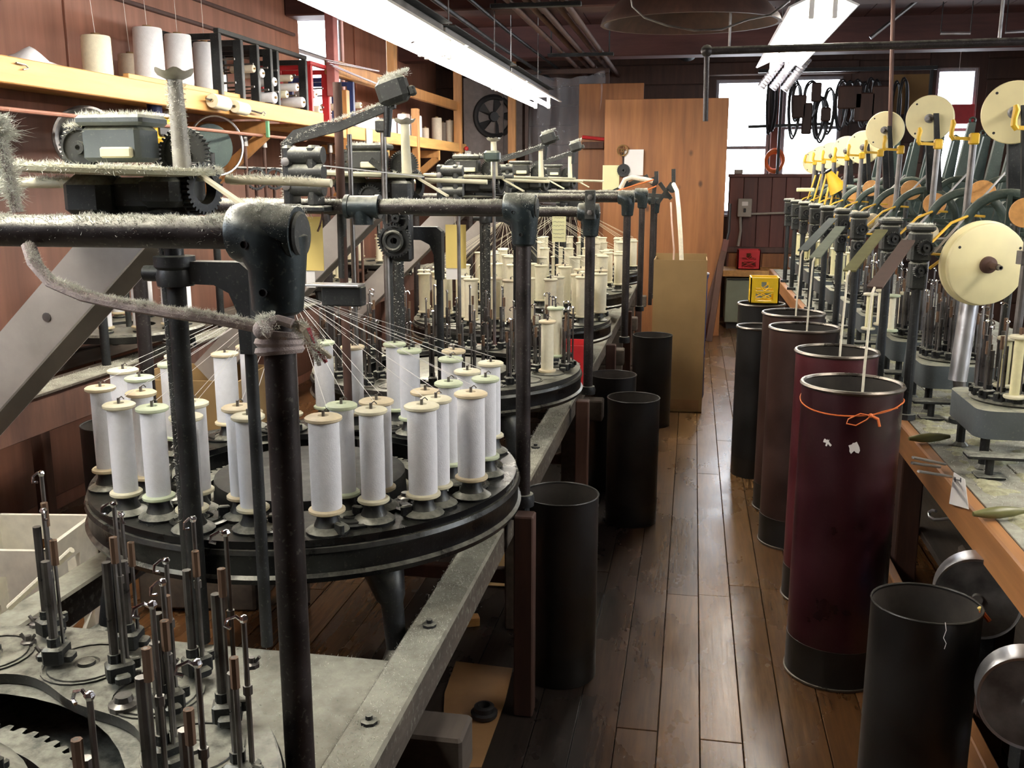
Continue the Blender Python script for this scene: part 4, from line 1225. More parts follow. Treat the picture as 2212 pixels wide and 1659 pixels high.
# yellow card hanging behind the near elbow, and another further on
for k, (x0, y0, x1, y1, Y) in enumerate(((655, 468, 700, 585, 2.70), (962, 485, 1007, 580, 4.24))):
    a = at(x0, y0, Y=Y); b = at(x1, y1, Y=Y)
    o = empty('yellow_card', (0, 0, 0), 0, ('yellow card hanging right behind the nearest elbow fitting', 'yellow card hanging below the second arch elbow')[k], 'card')
    MB().bx(a.x, b.x, Y, Y + .002, b.z, a.z).build('card_sheet', M_cyel, o, 0)
    MB().bx(a.x, b.x - .03, Y + .003, Y + .005, b.z - .05, b.z + .01).build('paper_slip', M_white, o, 0)
    MB().cyl(((a.x + b.x) / 2, Y, a.z - .004), ((a.x + b.x) / 2, Y - .02, (1.478, 1.418)[k] - .015), .0015, n=4).build('string', M_rope, o)
# hand-written note on the third arch
e = empty('paper_note', (0, 0, 0), 0, 'pale yellow hand-written note hanging on the third arch', 'note')
a = at(1193, 462, Y=4.17); b = at(1222, 523, Y=4.17)
MB().bx(a.x, b.x, 4.17, 4.172, b.z, 1.40).build('sheet', M_pyel, e, 0)
rw = random.Random(5)
for r_ in range(6):
    z = a.z - (a.z - b.z) * (.14 + .14 * r_); mb = MB(); x = a.x + .004
    pts = []
    while x < b.x - .006:
        pts.append((x, 4.1692, z + rw.uniform(-.0022, .0028))); x += rw.uniform(.0012, .0028)
    MB().tube(pts, .0006, 3).build('handwriting', M_ink, e, 0)
# fuzzy strap knotted round the near post
e = empty('knotted_strap', (0, 0, 0), 0, 'fuzzy woven strap knotted round the nearest pipe post', 'strap')
sp = [at(x, y, Y=Y) for x, y, Y in ((62, 530, 1.16), (75, 570, 1.14), (110, 610, 1.13), (180, 640, 1.12), (270, 660, 1.12), (360, 675, 1.12), (450, 688, 1.13), (520, 700, 1.14), (575, 712, 1.15))]
sm = []
for i in range(len(sp) - 1):
    for t in (0, .5): sm.append(sp[i].lerp(sp[i + 1], t))
sm.append(sp[-1])
MB().tube(sm, .0095, 8, flat=.6).build('strap', M_strap, e)
pc = at(611, 735, Y=1.18)
mb = MB()
for k, dz in enumerate((-.013, -.003, .008)):
    mb.torus((-.526, 1.18, pc.z + dz), (.1 * (k - 1), .12, 1), .0265, .0062, 28, 6)
mb.build('wrap', M_strap, e)
MB().ball(at(568, 712, Y=1.14), .013, 10, 8).tube([at(575, 700, Y=1.14), at(600, 690, Y=1.15), at(632, 700, Y=1.15)], .007, 6).build('knot', M_strap, e)
for k, (x, y) in enumerate(((690, 790), (705, 783), (716, 772))):
    MB().tube([at(640, 700, Y=1.16), at(662, 715, Y=1.15), at(678, 745, Y=1.15), at(x, y, Y=1.15)], [.006, .007, .005, .0025], 6).build('frayed_end', (M_strap, plain('red_yarn', (.35, .06, .07), .9), M_rope)[k], e)
lm = MB(); fuzz(lm, sm, .0075, 5000, .0055, .0003); fuzz(lm, [at(560, 705, Y=1.13), at(600, 690, Y=1.14)], .01, 500, .009, .0004, .7, 2)
fuzz(lm, [at(645, 700, Y=1.16), at(678, 745, Y=1.15), at(700, 780, Y=1.15)], .006, 900, .008, .0004, .6, 3)
lint(lm, e)
# slanting worn belt at the left edge
e = empty('worn_belt', (0, 0, 0), 0, 'worn brown belt slanting up at the left edge, thick with lint', 'belt')
b0 = at(38, 458, Y=1.25); b1 = at(-8, 250, Y=1.25)
MB().add(*box_bar(b0, b1, .016, .006)).build('belt_band', M_strap, e, 0)
lm = MB(); fuzz(lm, [b0, b0.lerp(b1, .5), b1], .006, 2600, .016, .00045, .7, 2.2); fuzz(lm, [b0.lerp(b1, .75), b1], .008, 900, .022, .00045, .7, 2.5); lint(lm, e)
# wire loop on the second rail
o = MB().tube([at(678, 432, Y=2.6), at(690, 440, Y=2.6), at(697, 462, Y=2.6), at(690, 490, Y=2.6), at(686, 500, Y=2.6), at(692, 486, Y=2.6)], .0028, 5).build('wire_tie', M_rust)
tag(o, 'rusty wire tie looped round the second rail', 'wire')

# ------------------------------------------------------------------ second row of braiders along the left wall
def small_deck(x, y, z, R, nb, label, bl, ym, fm, grp, a0=0):
    e = empty('braiding_machine', (x, y, 0), 0, label, 'braiding machine', 'braiders along the left wall')
    MB().lathe([(.12, z - .02), (R, z - .02), (R + .01, z - .03), (R + .004, z - .05), (R, z - .06), (.12, z - .06), (.12, z - .02)], 48).build('deck_plate', M_deck, e)
    MB().lathe([(0, z - .03), (.1, z - .03), (.1, z - .1), (0, z - .1)], 20).build('centre_hub', M_iron, e)
    for k in range(4):
        a = PI / 4 + k * PI / 2
        MB().tube([(R * .8 * math.cos(a), R * .8 * math.sin(a), z - .06), (R * .86 * math.cos(a), R * .86 * math.sin(a), z - .14), (R * .84 * math.cos(a), R * .84 * math.sin(a), .75)], [.03, .02, .026], 8).build('leg', M_iron, e)
    MB().cyl((0, 0, z - .03), (0, 0, 1.35), .014, n=10).build('centre_post', M_irond, e)
    its = []
    for i in range(nb):
        a = a0 + 2 * PI * i / nb
        its.append((i, Vector((x + (R - .07) * math.cos(a), y + (R - .07) * math.sin(a), z)), math.sin(a)))
    lab = ring_labels(its, bl, 'the ' + grp)
    tops = []
    for i, p, s in its:
        bobbin(p, lab[i], 'bobbins on the ' + grp, .026, .19, .036, ym, fm, 3)
        MB().lathe([(0, -.022), (.03, -.022), (.03, -.012), (.012, 0), (0, 0)], 10, T(p.x - x, p.y - y, z)).build('carrier', M_iron, e)
        tops.append(p + Vector((0, 0, .2)))
    f = empty('yarn_fan', (x, y, 0), 0, 'fan of fine threads above the ' + grp, 'yarn fan')
    for t in tops: MB().cyl(t - Vector((x, y, 0)), (0, .02, 1.36), .0007, n=4, caps=False).build('yarn_strand', M_thread, f)
    return e


small_deck(-2.62, 4.18, .90, .34, 12, 'small round braider with blue-white bobbins at the left wall', 'bluish white bobbin', M_yarnw, M_flt, 'small wall braider', .2)
small_deck(-2.62, 6.3, .90, .34, 12, 'farther small braider with cream bobbins along the left wall', 'cream bobbin', M_yarnc, M_flc, 'farther wall braider')
small_deck(-2.62, 8.0, .90, .34, 10, 'farthest small braider along the left wall', 'pale cream bobbin', M_yarnc, M_flc, 'farthest wall braider')
e = empty('machine_bench', (0, 0, 0), 0, 'dark timber bench frame under the braiders along the left wall', 'bench')
for x in (-2.93, -2.60):
    MB().bx(x, x + .07, 2.0, 9.2, .68, .75, .005).build('side_beam', M_oldtimber, e, 0)
MB().bx(-2.53, -2.41, 2.0, 9.2, .745, .76, .003).build('dusty_ledge', M_grayboard, e, 0)
MB().bx(-2.45, -2.42, 2.0, 9.2, .60, .745, .003).build('face_board', M_rust, e, 0)
for k in range(6):
    y = 2.5 + 1.3 * k
    MB().bx(-2.9, -2.46, y, y + .06, .62, .68, .004).build('cross_timber', M_oldtimber, e, 0)
    for x in (-2.92, -2.52): MB().bx(x, x + .06, y, y + .06, 0, .62, .004).build('bench_leg', M_rust, e, 0)
fz = fuzz_rect(MB(), -2.53, -2.42, 2.2, 5, .761, 1800, .006, .0008); lint(fz, e)
# crates and boxes in the gap behind the near braiders
milk_crate((-1.99, 2.5, 0), .32, .50, plain('white_plastic', (.72, .69, .58), .45), 'white lattice plastic crate at the left edge under the bare deck', .15)
milk_crate((-2.46, 2.96, .762), .2, .18, M_red, 'red plastic crate cut off by the left picture edge')
milk_crate((-.56, 4.60, .588), .20, .20, M_red, 'red plastic crate in the gap beside the third arch post')
milk_crate((-.98, 4.59, .58), .22, .17, M_red, 'red plastic crate under the third braider deck')
e = empty('cardboard_carton', (-1.76, 3.25, 0), .1, 'open cardboard carton standing behind the white bobbins', 'carton')
for nm, a in (('front_panel', (-.2, .2, -.16, -.154, .3, .86)), ('back_panel', (-.2, .2, .154, .16, .3, .86)), ('side_panel', (-.2, -.194, -.154, .154, .3, .86)), ('side_panel', (.194, .2, -.154, .154, .3, .86)), ('bottom_panel', (-.2, .2, -.16, .16, .294, .3))):
    MB().bx(*a).build(nm, M_card, e, 0)
MB().bx(-.22, .22, -.18, .18, 0, .29, .01).build('support_block', M_oldtimber, e, 0)
o = MB().cyl(at(20, 1312, Y=1.72), at(155, 1188, Y=1.72), .007, n=8).build('cream_rod', M_rope); tag(o, 'cream rod leaning before the white crate', 'rod')
# cardboard scraps and rubbish on the floor below the braiders
for k, (pts, lb) in enumerate(((((985, 1430), (1108, 1445), (1090, 1520), (1040, 1659), (955, 1659), (960, 1500)), 'torn brown cardboard sheet on the floor under the bench timber'), (((1050, 1265), (1105, 1268), (1103, 1190), (1085, 1175)), 'cardboard scrap on the floor beside the rusty timber leg'), (((958, 1612), (1008, 1600), (1006, 1585), (960, 1585)), 'small pale cardboard offcut at the lower edge'))):
    P = [at(x, y, Z=.004 + .004 * k) for x, y in pts]
    mb = MB(); n = len(P)
    mb.add([tuple(p) for p in P] + [(p.x, p.y, p.z + .003) for p in P], [tuple(range(n - 1, -1, -1)), tuple(range(n, 2 * n))] + [(i, (i + 1) % n, n + (i + 1) % n, n + i) for i in range(n)])
    tag(mb.build('cardboard_scrap', (M_cardd, M_card, M_white)[k], sharp=0), lb, 'cardboard')
o = MB().lathe([(.02, 0), (.038, 0), (.040, .012), (.030, .016), (.030, .03), (.024, .034), (.018, .034), (.016, .006)], 16).build('rubber_grommet', M_blackr); o.location = at(1046, 1545, Z=.012)
tag(o, 'black round rubber grommet lying on the cardboard', 'grommet')
o = MB().bx(-.03, .03, -.02, .02, 0, .035, .003).build('wood_block', M_pine, sharp=0); o.location = at(1017, 1350, Z=0.0); o.rotation_euler = (0, 0, .4); tag(o, 'small pale wood block on the dark floor', 'wood block')
# ------------------------------------------------------------------ yarn shelf on the left wall
SX = -2.40
sh = empty('yarn_shelf', (SX, 0, 0), 0, 'long orange pine shelf carrying yarn packages along the left wall', 'shelf')
MB().bx(-.02, .02, 1.6, 6.2, 1.885, 1.978, .004).build('front_board', M_pine, sh, 0)
MB().bx(-.02, .02, 6.2, 10.3, 1.835, 1.925, .004).build('front_board', M_pine, sh, 0)
for k in range(3):
    MB().bx(-.595 + .19 * k, -.595 + .186 * (k + 1), 1.6, 6.2, 1.945, 1.968, .002).build('shelf_plank', M_pine, sh, 0)
    MB().bx(-.595 + .19 * k, -.595 + .186 * (k + 1), 6.2, 10.3, 1.895, 1.915, .002).build('shelf_plank', M_pine, sh, 0)
for k, y in enumerate((3.0, 5.35, 7.6, 9.2)):
    z = 1.88 if y < 6.2 else 1.83
    o = MB().bx(-.55, 0, y, y + .05, z - .07, z, .004).build('bearer', M_pinev, sh, 0)
    MB().add(*box_bar((-.02, y + .025, z - .07), (-.55, y + .025, z - .5), .045, .06)).build('bracket', M_pinev, sh, 0)
    MB().bx(-.005, .012, y, y + .022, z - .09, z, .002).build('bracket_end', plain('green_end', (.12, .32, .16), .6) if k == 1 else M_pine, sh, 0)
MB().bx(-.6, -.55, 1.6, 9.95, 1.86, 1.90, .004).build('wall_cleat', M_wallply, sh, 0)
MB().cyl((-.03, 1.6, 1.80), (-.03, 6.0, 1.80), .009, n=8).build('under_rail', M_wallply, sh)
# pine posts and frame at the far end of the shelf
fr = empty('pine_frame', (0, 0, 0), 0, 'pine stud frame at the far end of the yarn shelf', 'stud frame')
for (px, y0, y1, X) in ((988, 145, 345, -2.40), (1034, 170, 345, -2.45), (1106, 210, 400, -1.9)):
    a = at(px, y0, X=X); b = at(px, y1, X=X)
    MB().bx(a.x - .04, a.x + .04, a.y - .03, a.y + .03, min(b.z, 1.7), 3.04 if px != 1106 else a.z + .5, .004).build('stud', M_pinev, fr, 0)
a = at(988, 230, X=-2.40)
MB().bx(-2.44, -2.40, 7.6, a.y, a.z - .04, a.z + .05, .004).build('cross_rail', M_pinev, fr, 0)
a = at(850, 175, X=-2.40)
MB().bx(-2.44, -2.38, a.y - .05, a.y + .05, 2.2, 3.04, .004).build('stud', M_pinev, fr, 0)
MB().bx(-2.44, -2.38, 6.4, a.y, 2.24, 2.34, .004).build('cross_rail', M_pinev, fr, 0)
for (x, y) in ((-2.43, 6.62), (-2.43, 8.4)):
    MB().bx(x, x + .06, y, y + .06, 1.60, 2.16, .004).build('short_post', M_pinev, fr, 0)
o = MB().bx(-2.42, -2.36, 6.38, 6.46, 2.1, 3.04, .004).build('pink_post', plain('pink_paint', (.45, .16, .15), .6), sharp=0); tag(o, 'pinkish painted post beside the left wall window', 'post')


def package(px, yb, yt, w, X, label, m=M_yarnw):
    a = at(px, yb, X=X); 
    dep = (a - CP).dot(CF); r = w * dep / FPX / 2; h = (yb - yt) * dep / FPX * 1.0
    z0 = 1.968 if a.y < 6.2 else 1.915
    e = empty('yarn_package', (a.x, a.y, z0 + (.03 if z0 > 1.95 and 265 < px < 515 else 0)), 0, label, 'yarn package', 'yarn packages on the shelf')
    MB().lathe([(r * .35, 0), (r * .93, 0), (r, .01), (r * 1.01, h * .3), (r * .98, h - .008), (r * .93, h), (r * .3, h - .004), (r * .28, h - .03), (0, h - .03)], 28).build('yarn', m, e)
    MB().lathe([(r * .30, h - .01), (r * .30, h + .012), (r * .24, h + .012), (r * .24, h - .01)], 14).build('core_tube', M_card, e)
    return e, h


M_yarnb = plain('yarn_beige', (.62, .54, .42), .85, var=.06, bump=.2, scale=60)
P = [(212, 152, 52, 62, -2.62, 'white yarn package at the left end of the shelf tray', M_yarnc), (283, 148, 74, 52, -2.82, 'shaded cream yarn package standing behind two white ones', M_yarnb), (325, 165, 48, 62, -2.58, 'brightest tall white yarn package, third on the shelf', M_yarnw), (390, 182, 68, 57, -2.58, 'white yarn package behind the pale crowned pole', M_yarnw), (447, 195, 88, 48, -2.58, 'narrow white yarn package right of the crowned pole', M_yarnw), (484, 194, 150, 13, -2.52, 'thin white yarn cop beside the narrow package', M_yarnw),
     (873, 296, 246, 27, -2.52, 'bright white yarn package on the far shelf, left of a pair', M_yarnw), (900, 298, 248, 24, -2.52, 'bright white yarn package on the far shelf, right of a pair', M_yarnw), (919, 302, 272, 16, -2.6, 'small beige yarn cop behind the far white pair', M_yarnb), (944, 308, 255, 22, -2.55, 'beige yarn package in the middle of the far shelf', M_yarnb), (957, 309, 262, 14, -2.62, 'slim beige yarn cop beside the middle package', M_yarnb), (972, 312, 262, 17, -2.5, 'beige yarn package at the far end of the shelf', M_yarnb), (815, 286, 258, 22, -2.55, 'low white yarn package near the short pine post', M_yarnw), (850, 292, 250, 14, -2.68, 'slim white yarn cop behind the far white pair', M_yarnw), (1073, 335, 318, 20, -2.35, 'small white cup-like package past the shelf end', M_yarnw)]
for p in P[:-1]:
    e, h = package(*p)
    if p[0] < 470:                                 # threads going up to the ceiling guides
        t = MB().cyl(e.location + Vector((0, 0, h)), (e.location.x + .25, e.location.y - .5, 3.04), .0012, n=4, caps=False).build('supply_thread', M_thread)
        tag(t, 'thread rising from the ' + p[5], 'thread')
# tray under the packages
tr_ = empty('wooden_tray', (0, 0, 0), 0, 'wooden tray board under the yarn packages', 'tray')
ya0 = at(268, 150, X=-2.46).y; ya1 = at(515, 215, X=-2.46).y
MB().bx(-2.86, -2.46, ya0, ya1, 1.974, 1.996, .003).build('board', M_pine, tr_, 0)
MB().bx(-2.47, -2.44, ya0, ya1, 1.970, 2.008, .003).build('front_strip', M_pine, tr_, 0)
# white cloth lump
mb = MB(); c = at(75, 128, X=-2.6)
for i in range(9):
    for j in range(13):
        u = i / 8; v = j / 12
        h = .085 * math.exp(-((v - .25) / .22) ** 2) + .05 * math.exp(-((v - .7) / .25) ** 2)
        mb.v.append((c.x - .1 + .2 * u, c.y - .16 + .4 * v, 1.968 + .002 + h * math.sin(PI * u) ** .6 * (1 + .15 * math.sin(9 * u + 7 * v))))
for i in range(8):
    for j in range(12): mb.f.append((i * 13 + j, i * 13 + 13 + j, i * 13 + 14 + j, i * 13 + j + 1))
tag(mb.build('white_cloth', M_yarnw), 'crumpled white cloth on the near end of the shelf', 'cloth')


def spool(c, d, r, L, label, m=M_yarnw, core=True, grp='spools on the shelf'):
    e = empty('yarn_spool', c, 0, label, 'spool', grp)
    mm = axM((0, 0, 0), d)
    MB().lathe([(0, 0), (r * .9, 0), (r, .006), (r, L - .006), (r * .9, L), (0, L)], 18, mm).build('yarn', m, e)
    MB().lathe([(r * .22, -.01), (r * .22, L + .01), (0, L + .01)], 10, mm).build('core', M_card, e)
    return e


# two spools on a rod at the shelf front
hr = empty('spool_rod', (0, 0, 0), 0, 'rod with wire hooks on the shelf front board', 'rod')
a = at(445, 213, X=-2.35); b = at(565, 245, X=-2.35)
MB().cyl(a, b, .005, n=6).build('rod', M_steeld, hr)
MB().tube([b, b + Vector((0, .03, .012)), b + Vector((0, .05, 0)), b + Vector((0, .03, -.008))], .003, 5).build('hook', M_steeld, hr)
MB().tube([at(35, 135, X=-2.37), at(55, 140, X=-2.37), at(62, 148, X=-2.37), at(50, 150, X=-2.37)], .003, 5).build('hook', M_steeld, hr)
d = (b - a).normalized()
spool(at(458, 217, X=-2.345), d, .036, .15, 'left of two cream spools on the shelf front rod', M_yarnc)
spool(at(507, 230, X=-2.345), d, .033, .13, 'right of two cream spools on the shelf front rod', M_yarnc)
# steel spool racks on the shelf: black, red, blue
def rack(ys, z0, z1, m, label, x0=-2.78, x1=-2.42):
    e = empty('spool_rack', (0, 0, 0), 0, label, 'rack', 'spool racks on the shelf')
    for y in ys:
        MB().bx(x1 - .05, x1, y, y + .03, z0, z1, .003).build('upright', m, e, 0)
        MB().bx(x0, x0 + .03, y, y + .03, z0, z1, .003).build('upright', m, e, 0)
        MB().bx(x0 + .03, x1 - .05, y + .005, y + .025, z1 - .03, z1, .002).build('side_rail', m, e, 0)
    MB().bx(x1 - .03, x1, ys[0], ys[-1] + .03, z1, z1 + .025, .003).build('top_rail', m, e, 0)
    MB().bx(x0, x0 + .03, ys[0], ys[-1] + .03, z1, z1 + .025, .003).build('top_rail', m, e, 0)
    for z in (z0 + .08, z0 + .2):
        for yy in [(p + q) / 2 for p, q in zip(ys, ys[1:])]:
            MB().cyl((x0 + .03, yy + .02, z), (x1 + .01, yy + .02, z + .01), .006, n=6).build('peg', M_steeld, e)
    return e


Ys = [at(px, 240, X=-2.42).y for px in (482, 528, 562, 590, 604, 664)]
z1 = 2.29
rack(Ys, 1.968, z1, M_iron, 'black steel spool rack in the middle of the shelf')
Yr = [at(px, 250, X=-2.42).y for px in (676, 712)]
rack(Yr, 1.93, 2.27, M_red, 'red painted spool rack right of the black rack')
Yb = [at(px, 250, X=-2.42).y for px in (732, 765)]
rack(Yb, 1.93, 2.24, M_blue, 'blue painted spool rack beside the red rack')
sl = [(548, 212, .034, M_yarnw), (548, 178, .026, M_yarnw), (612, 222, .032, M_yarnw), (598, 190, .024, M_yarnw), (575, 205, .022, M_yarnc), (520, 160, .026, M_yarnw), (650, 238, .026, M_yarnc), (694, 232, .024, M_yarnc), (742, 228, .022, M_yarnc), (500, 150, .022, M_yarnb), (640, 205, .024, M_yarnw), (585, 170, .02, M_yarnb)]
rw = ['lower left', 'middle left', 'lower middle', 'middle', 'small cream inner', 'upper left', 'lower right', 'cream one in the red', 'cream one in the blue', 'upper beige', 'middle right', 'upper middle beige']
for k, (px, py, r, m) in enumerate(sl):
    c = at(px, py, X=-2.55)
    spool(c, (1, -.1, 0), r, .14, 'horizontal yarn spool on the shelf rack, %s' % rw[k], m)
for k in range(7):                                 # small cops in front of the pine studs
    px = 772 + 7.5 * k; c = at(px, 262 + 3.2 * k, X=-2.5)
    e = empty('yarn_cop', (c.x, c.y, 1.915), 0, 'small white cop on the far shelf, %s from the blue rack' % ORD[k], 'cop', 'small white cops on the far shelf')
    MB().lathe([(.006, 0), (.022, 0), (.026, .02), (.02, .10), (.008, .13), (0, .13)], 12).build('yarn', M_yarnw, e)
    MB().cyl((0, 0, .12), (0, 0, .15), .005, n=6).build('core', M_card, e)
for k in range(4):                                 # clear plastic strips above the racks
    a = at(700 + 6 * k, 128 + 5 * k, X=-2.3); b = at(818, 153 + 1.5 * k + (26 if k > 1 else 0), X=-2.3)
    o = MB().add(*box_bar(a, b, .012, .004)).build('glass_rod', M_silver, sharp=0); tag(o, ('uppermost pale rod over the red rack', 'second pale rod over the red rack', 'lower pale rod over the blue rack', 'lowest pale rod over the blue rack')[k], 'rod', 'pale rods over the racks')
# plastic sheeting and fan beyond the shelf
mb = MB(); nx, nz = 24, 14
for i in range(nx + 1):
    for j in range(nz + 1):
        u = i / nx; v = j / nz
        mb.v.append((-1.75 + .80 * u + .02 * math.sin(v * 9), 10.5 - .10 * u + .05 * math.sin(u * 23 + 2 * v) * (.4 + v), 1.35 + 1.3 * v - .06 * math.sin(u * PI)))
for i in range(nx):
    for j in range(nz): mb.f.append((i * (nz + 1) + j, (i + 1) * (nz + 1) + j, (i + 1) * (nz + 1) + j + 1, i * (nz + 1) + j + 1))
tag(mb.build('plastic_sheet', M_plastic), 'wrinkled clear plastic sheeting hung left of the plywood', 'plastic sheet')
o = empty('sheet_batten', (0, 0, 0), 0, 'dark batten holding the clear plastic sheeting', 'batten')
MB().bx(-1.80, -.90, 10.42, 10.48, 2.63, 2.68, .004).build('batten', M_dwood, o, 0)
for x in (-1.78, -.94): MB().bx(x, x + .04, 10.43, 10.47, 0, 2.63, .004).build('upright', M_dwood, o, 0)
f = empty('extractor_fan', at(1067, 252, X=-2.2), .5, 'dark round extractor fan in a pale board beyond the shelf', 'fan')
MB().bx(-.34, .34, .02, .04, -.42, .40, .004).build('board', plain('grey_board', (.2, .17, .16), .7), f, 0)
MB().torus((0, 0, 0), (0, 1, 0), .21, .03, 28, 8).build('shroud', M_blackr, f)
MB().lathe([(0, .02), (.05, .02), (.06, -.03), (0, -.04)], 16, axM((0, 0, 0), (0, -1, 0))).build('hub', M_blackr, f)
for k in range(5):
    a = 2 * PI * k / 5
    MB().add([(.05 * math.cos(a), -.01, .05 * math.sin(a)), (.19 * math.cos(a - .25), -.02, .19 * math.sin(a - .25)), (.2 * math.cos(a + .3), .01, .2 * math.sin(a + .3)), (.05 * math.cos(a + .5), .01, .05 * math.sin(a + .5))], [(0, 1, 2, 3)]).build('blade', M_blackr, f, 0)
o = MB().bx(-2.5, -2.1, 10.9, 10.95, 1.3, 2.9, .004).build('pale_board', plain('pale_grey_board', (.22, .19, .18), .7), sharp=0); tag(o, 'pale grey board standing behind the pine stud frame', 'board')
# things hanging on and before the plywood sheet
e = empty('hung_pulleys', (0, 0, 0), 0, 'old brass wheel and dark pulley hung on the plywood', 'pulleys')
c = at(1345, 325, Y=9.97)
gearm(.058, .004, 24, .018, axM(c, (0, -1, 0)), .3, False).build('brass_wheel', metal('old_brass', (.16, .09, .03), .5, .8), e, 30)
c = at(1347, 368, Y=9.97)
gearm(.065, .004, 24, .022, axM(c, (0, -1, 0)), .4).build('dark_pulley', M_iron, e, 30)
MB().cyl(at(1345, 325, Y=9.99), at(1347, 372, Y=9.99), .006, n=6).build('hanger', M_iron, e)
e = empty('paper_pad', (0, 0, 0), 0, 'white paper pad pinned on the plywood sheet', 'paper')
for k in range(3):
    a = at(1349 + 2 * k, 325 - k, Y=9.985 - .006 * k); b = at(1387 + k, 379, Y=9.985 - .006 * k)
    MB().bx(a.x, b.x, 9.985 - .006 * k, 9.987 - .006 * k, b.z, a.z).build('sheet', M_white, e, 0)
a = at(1302, 357, Y=9.98); b = at(1337, 410, Y=9.98)
tag(MB().bx(a.x, b.x, 9.98, 9.984, b.z, a.z).build('yellow_card', M_pyel, sharp=0), 'pale yellow card pinned at the left edge of the plywood', 'card')
e = empty('red_bracket', (0, 0, 0), 0, 'red bar and dark hooks on the sheet left of the plywood', 'bracket')
a = at(1258, 296, Y=10.33); b = at(1305, 301, Y=10.33)
MB().cyl(a, b, .018, n=8).build('bar', M_red, e)
MB().bx(a.x, b.x, 10.30, 10.34, a.z - .12, a.z - .05, .005).build('clamp', M_rust, e, 0)
# cords feeding down into the tall cardboard box
e = empty('cord_head', (0, 0, 0), 0, 'last braider head with rollers feeding cord to the box', 'machine head')
for (px, py, r) in ((1413, 392, .034), (1452, 408, .03), (1350, 395, .026)):
    MB().lathe([(0, .03), (r, .03), (r * .8, 0), (r, -.03), (0, -.03)], 16, axM(at(px, py, Y=7.6), (0, -1, 0))).build('roller', M_iron, e)
for (px0, py0, px1, py1, w) in ((1418, 370, 1418, 392, .05), (1455, 365, 1455, 395, .035), (1415, 395, 1410, 440, .015), (1425, 395, 1450, 430, .03), (1380, 420, 1450, 425, .03), (1452, 395, 1420, 440, .02), (1300, 425, 1400, 380, .012)):
    MB().add(*box_bar(at(px0, py0, Y=7.62), at(px1, py1, Y=7.62), w, .03)).build('frame_bar', M_irond, e, 0)
MB().cyl(at(1410, 440, Y=7.62), (at(1410, 440, Y=7.62).x, 7.62, .6), .016, n=10).build('support_post', M_pipe, e)
MB().tube([at(1340, 408, Y=7.5), at(1350, 388, Y=7.5), at(1365, 383, Y=7.5), at(1395, 388, Y=7.5), at(1410, 392, Y=7.5)], .018, 8).build('feed_rope', M_rope, e)
o = MB().tube([at(1455, 398, Y=7.1), at(1462, 412, Y=7.0), at(1466, 450, Y=6.85), at(1470, 510, Y=6.75), (-.045, 6.72, .75), (-.05, 6.72, .3)], .015, 8).build('thick_rope', M_rope); tag(o, 'thick cream rope dropping into the tall cardboard box', 'rope')
o = MB().tube([at(1449, 438, Y=7.1), at(1451, 480, Y=6.9), at(1456, 540, Y=6.75), (-.12, 6.73, .7), (-.12, 6.73, .3)], .006, 6).build('thin_rope', plain('pink_rope', (.55, .38, .30), .85)); tag(o, 'thin pinkish rope dropping into the tall cardboard box', 'rope')
for k, (x0, y0, x1, y1) in enumerate(((1290, 425, 1412, 388), (1375, 420, 1418, 402))):
    o = MB().cyl(at(x0, y0, Y=7.45), at(x1, y1, Y=7.45), .006, n=6).build('orange_belt', M_orangec); tag(o, ('upper long orange belt to the last braider head', 'lower short orange belt to the last braider head')[k], 'belt')
# machinery below the shelf along the left wall
e = empty('yarn_winder', (-2.55, 0, 0), 0, 'grey-green disc winder with a silver hoop under the shelf', 'winder')
c = at(455, 318, X=-2.55); c.x = 0
MB().lathe([(0, .03), (.03, .03), (.03, .012), (.12, .012), (.125, 0), (.12, -.012), (0, -.012)], 32, axM(c, (.75, -.6, 0))).build('disc', M_green, e)
MB().torus(c + Vector((.02, .03, .01)), (.8, -.55, 0), .155, .007, 36, 6).build('hoop', M_steel, e)
MB().cyl(c, (c.x, c.y, .75), .02, n=10).build('column', M_iron, e)
MB().add(*box_bar(c, c + Vector((0, 0, -.09)), .014, .02)).build('crank', M_steeld, e, 0)
e = empty('guard_hoop', (-2.5, 0, 0), 0, 'dark grey belt guard hoop behind the lint-covered gears', 'guard')
c = at(188, 300, X=-2.5); c.x = 0
MB().torus(c, (.7, -.7, 0), .12, .012, 32, 8, flat=1.6).build('hoop', M_steeld, e)
MB().lathe([(0, .02), (.10, .01), (.11, 0), (0, 0)], 28, axM(c, (.7, -.7, 0))).build('disc', M_iron, e)
MB().cyl(c, (c.x, c.y, .75), .02, n=10).build('column', M_iron, e)
e = empty('yellow_motor', (-2.5, 0, 0), 0, 'yellow and black motor unit with a dark stub under the shelf', 'motor')
a = at(305, 240, X=-2.5); b = at(375, 290, X=-2.5)
MB().bx(-.10, .06, a.y, b.y, b.z - .05, a.z - .02, .02).build('casing', M_yel, e, 0)
MB().bx(-.11, .07, a.y - .01, b.y + .01, a.z - .022, a.z - .005, .004).build('lid', M_silver, e, 0)
MB().bx(.06, .066, a.y + .03, b.y - .02, b.z - .02, a.z - .06, .01).build('side_panel', M_blackr, e, 0)
MB().cyl((0, (a.y + b.y) / 2 - .02, a.z - .01), (0, (a.y + b.y) / 2 - .02, a.z + .09), .035, n=14).build('stub', M_blue, e)
MB().cyl((0, (a.y + b.y) / 2, .75), (0, (a.y + b.y) / 2, b.z - .04), .03, n=10).build('column', M_iron, e)
rr = random.Random(9)
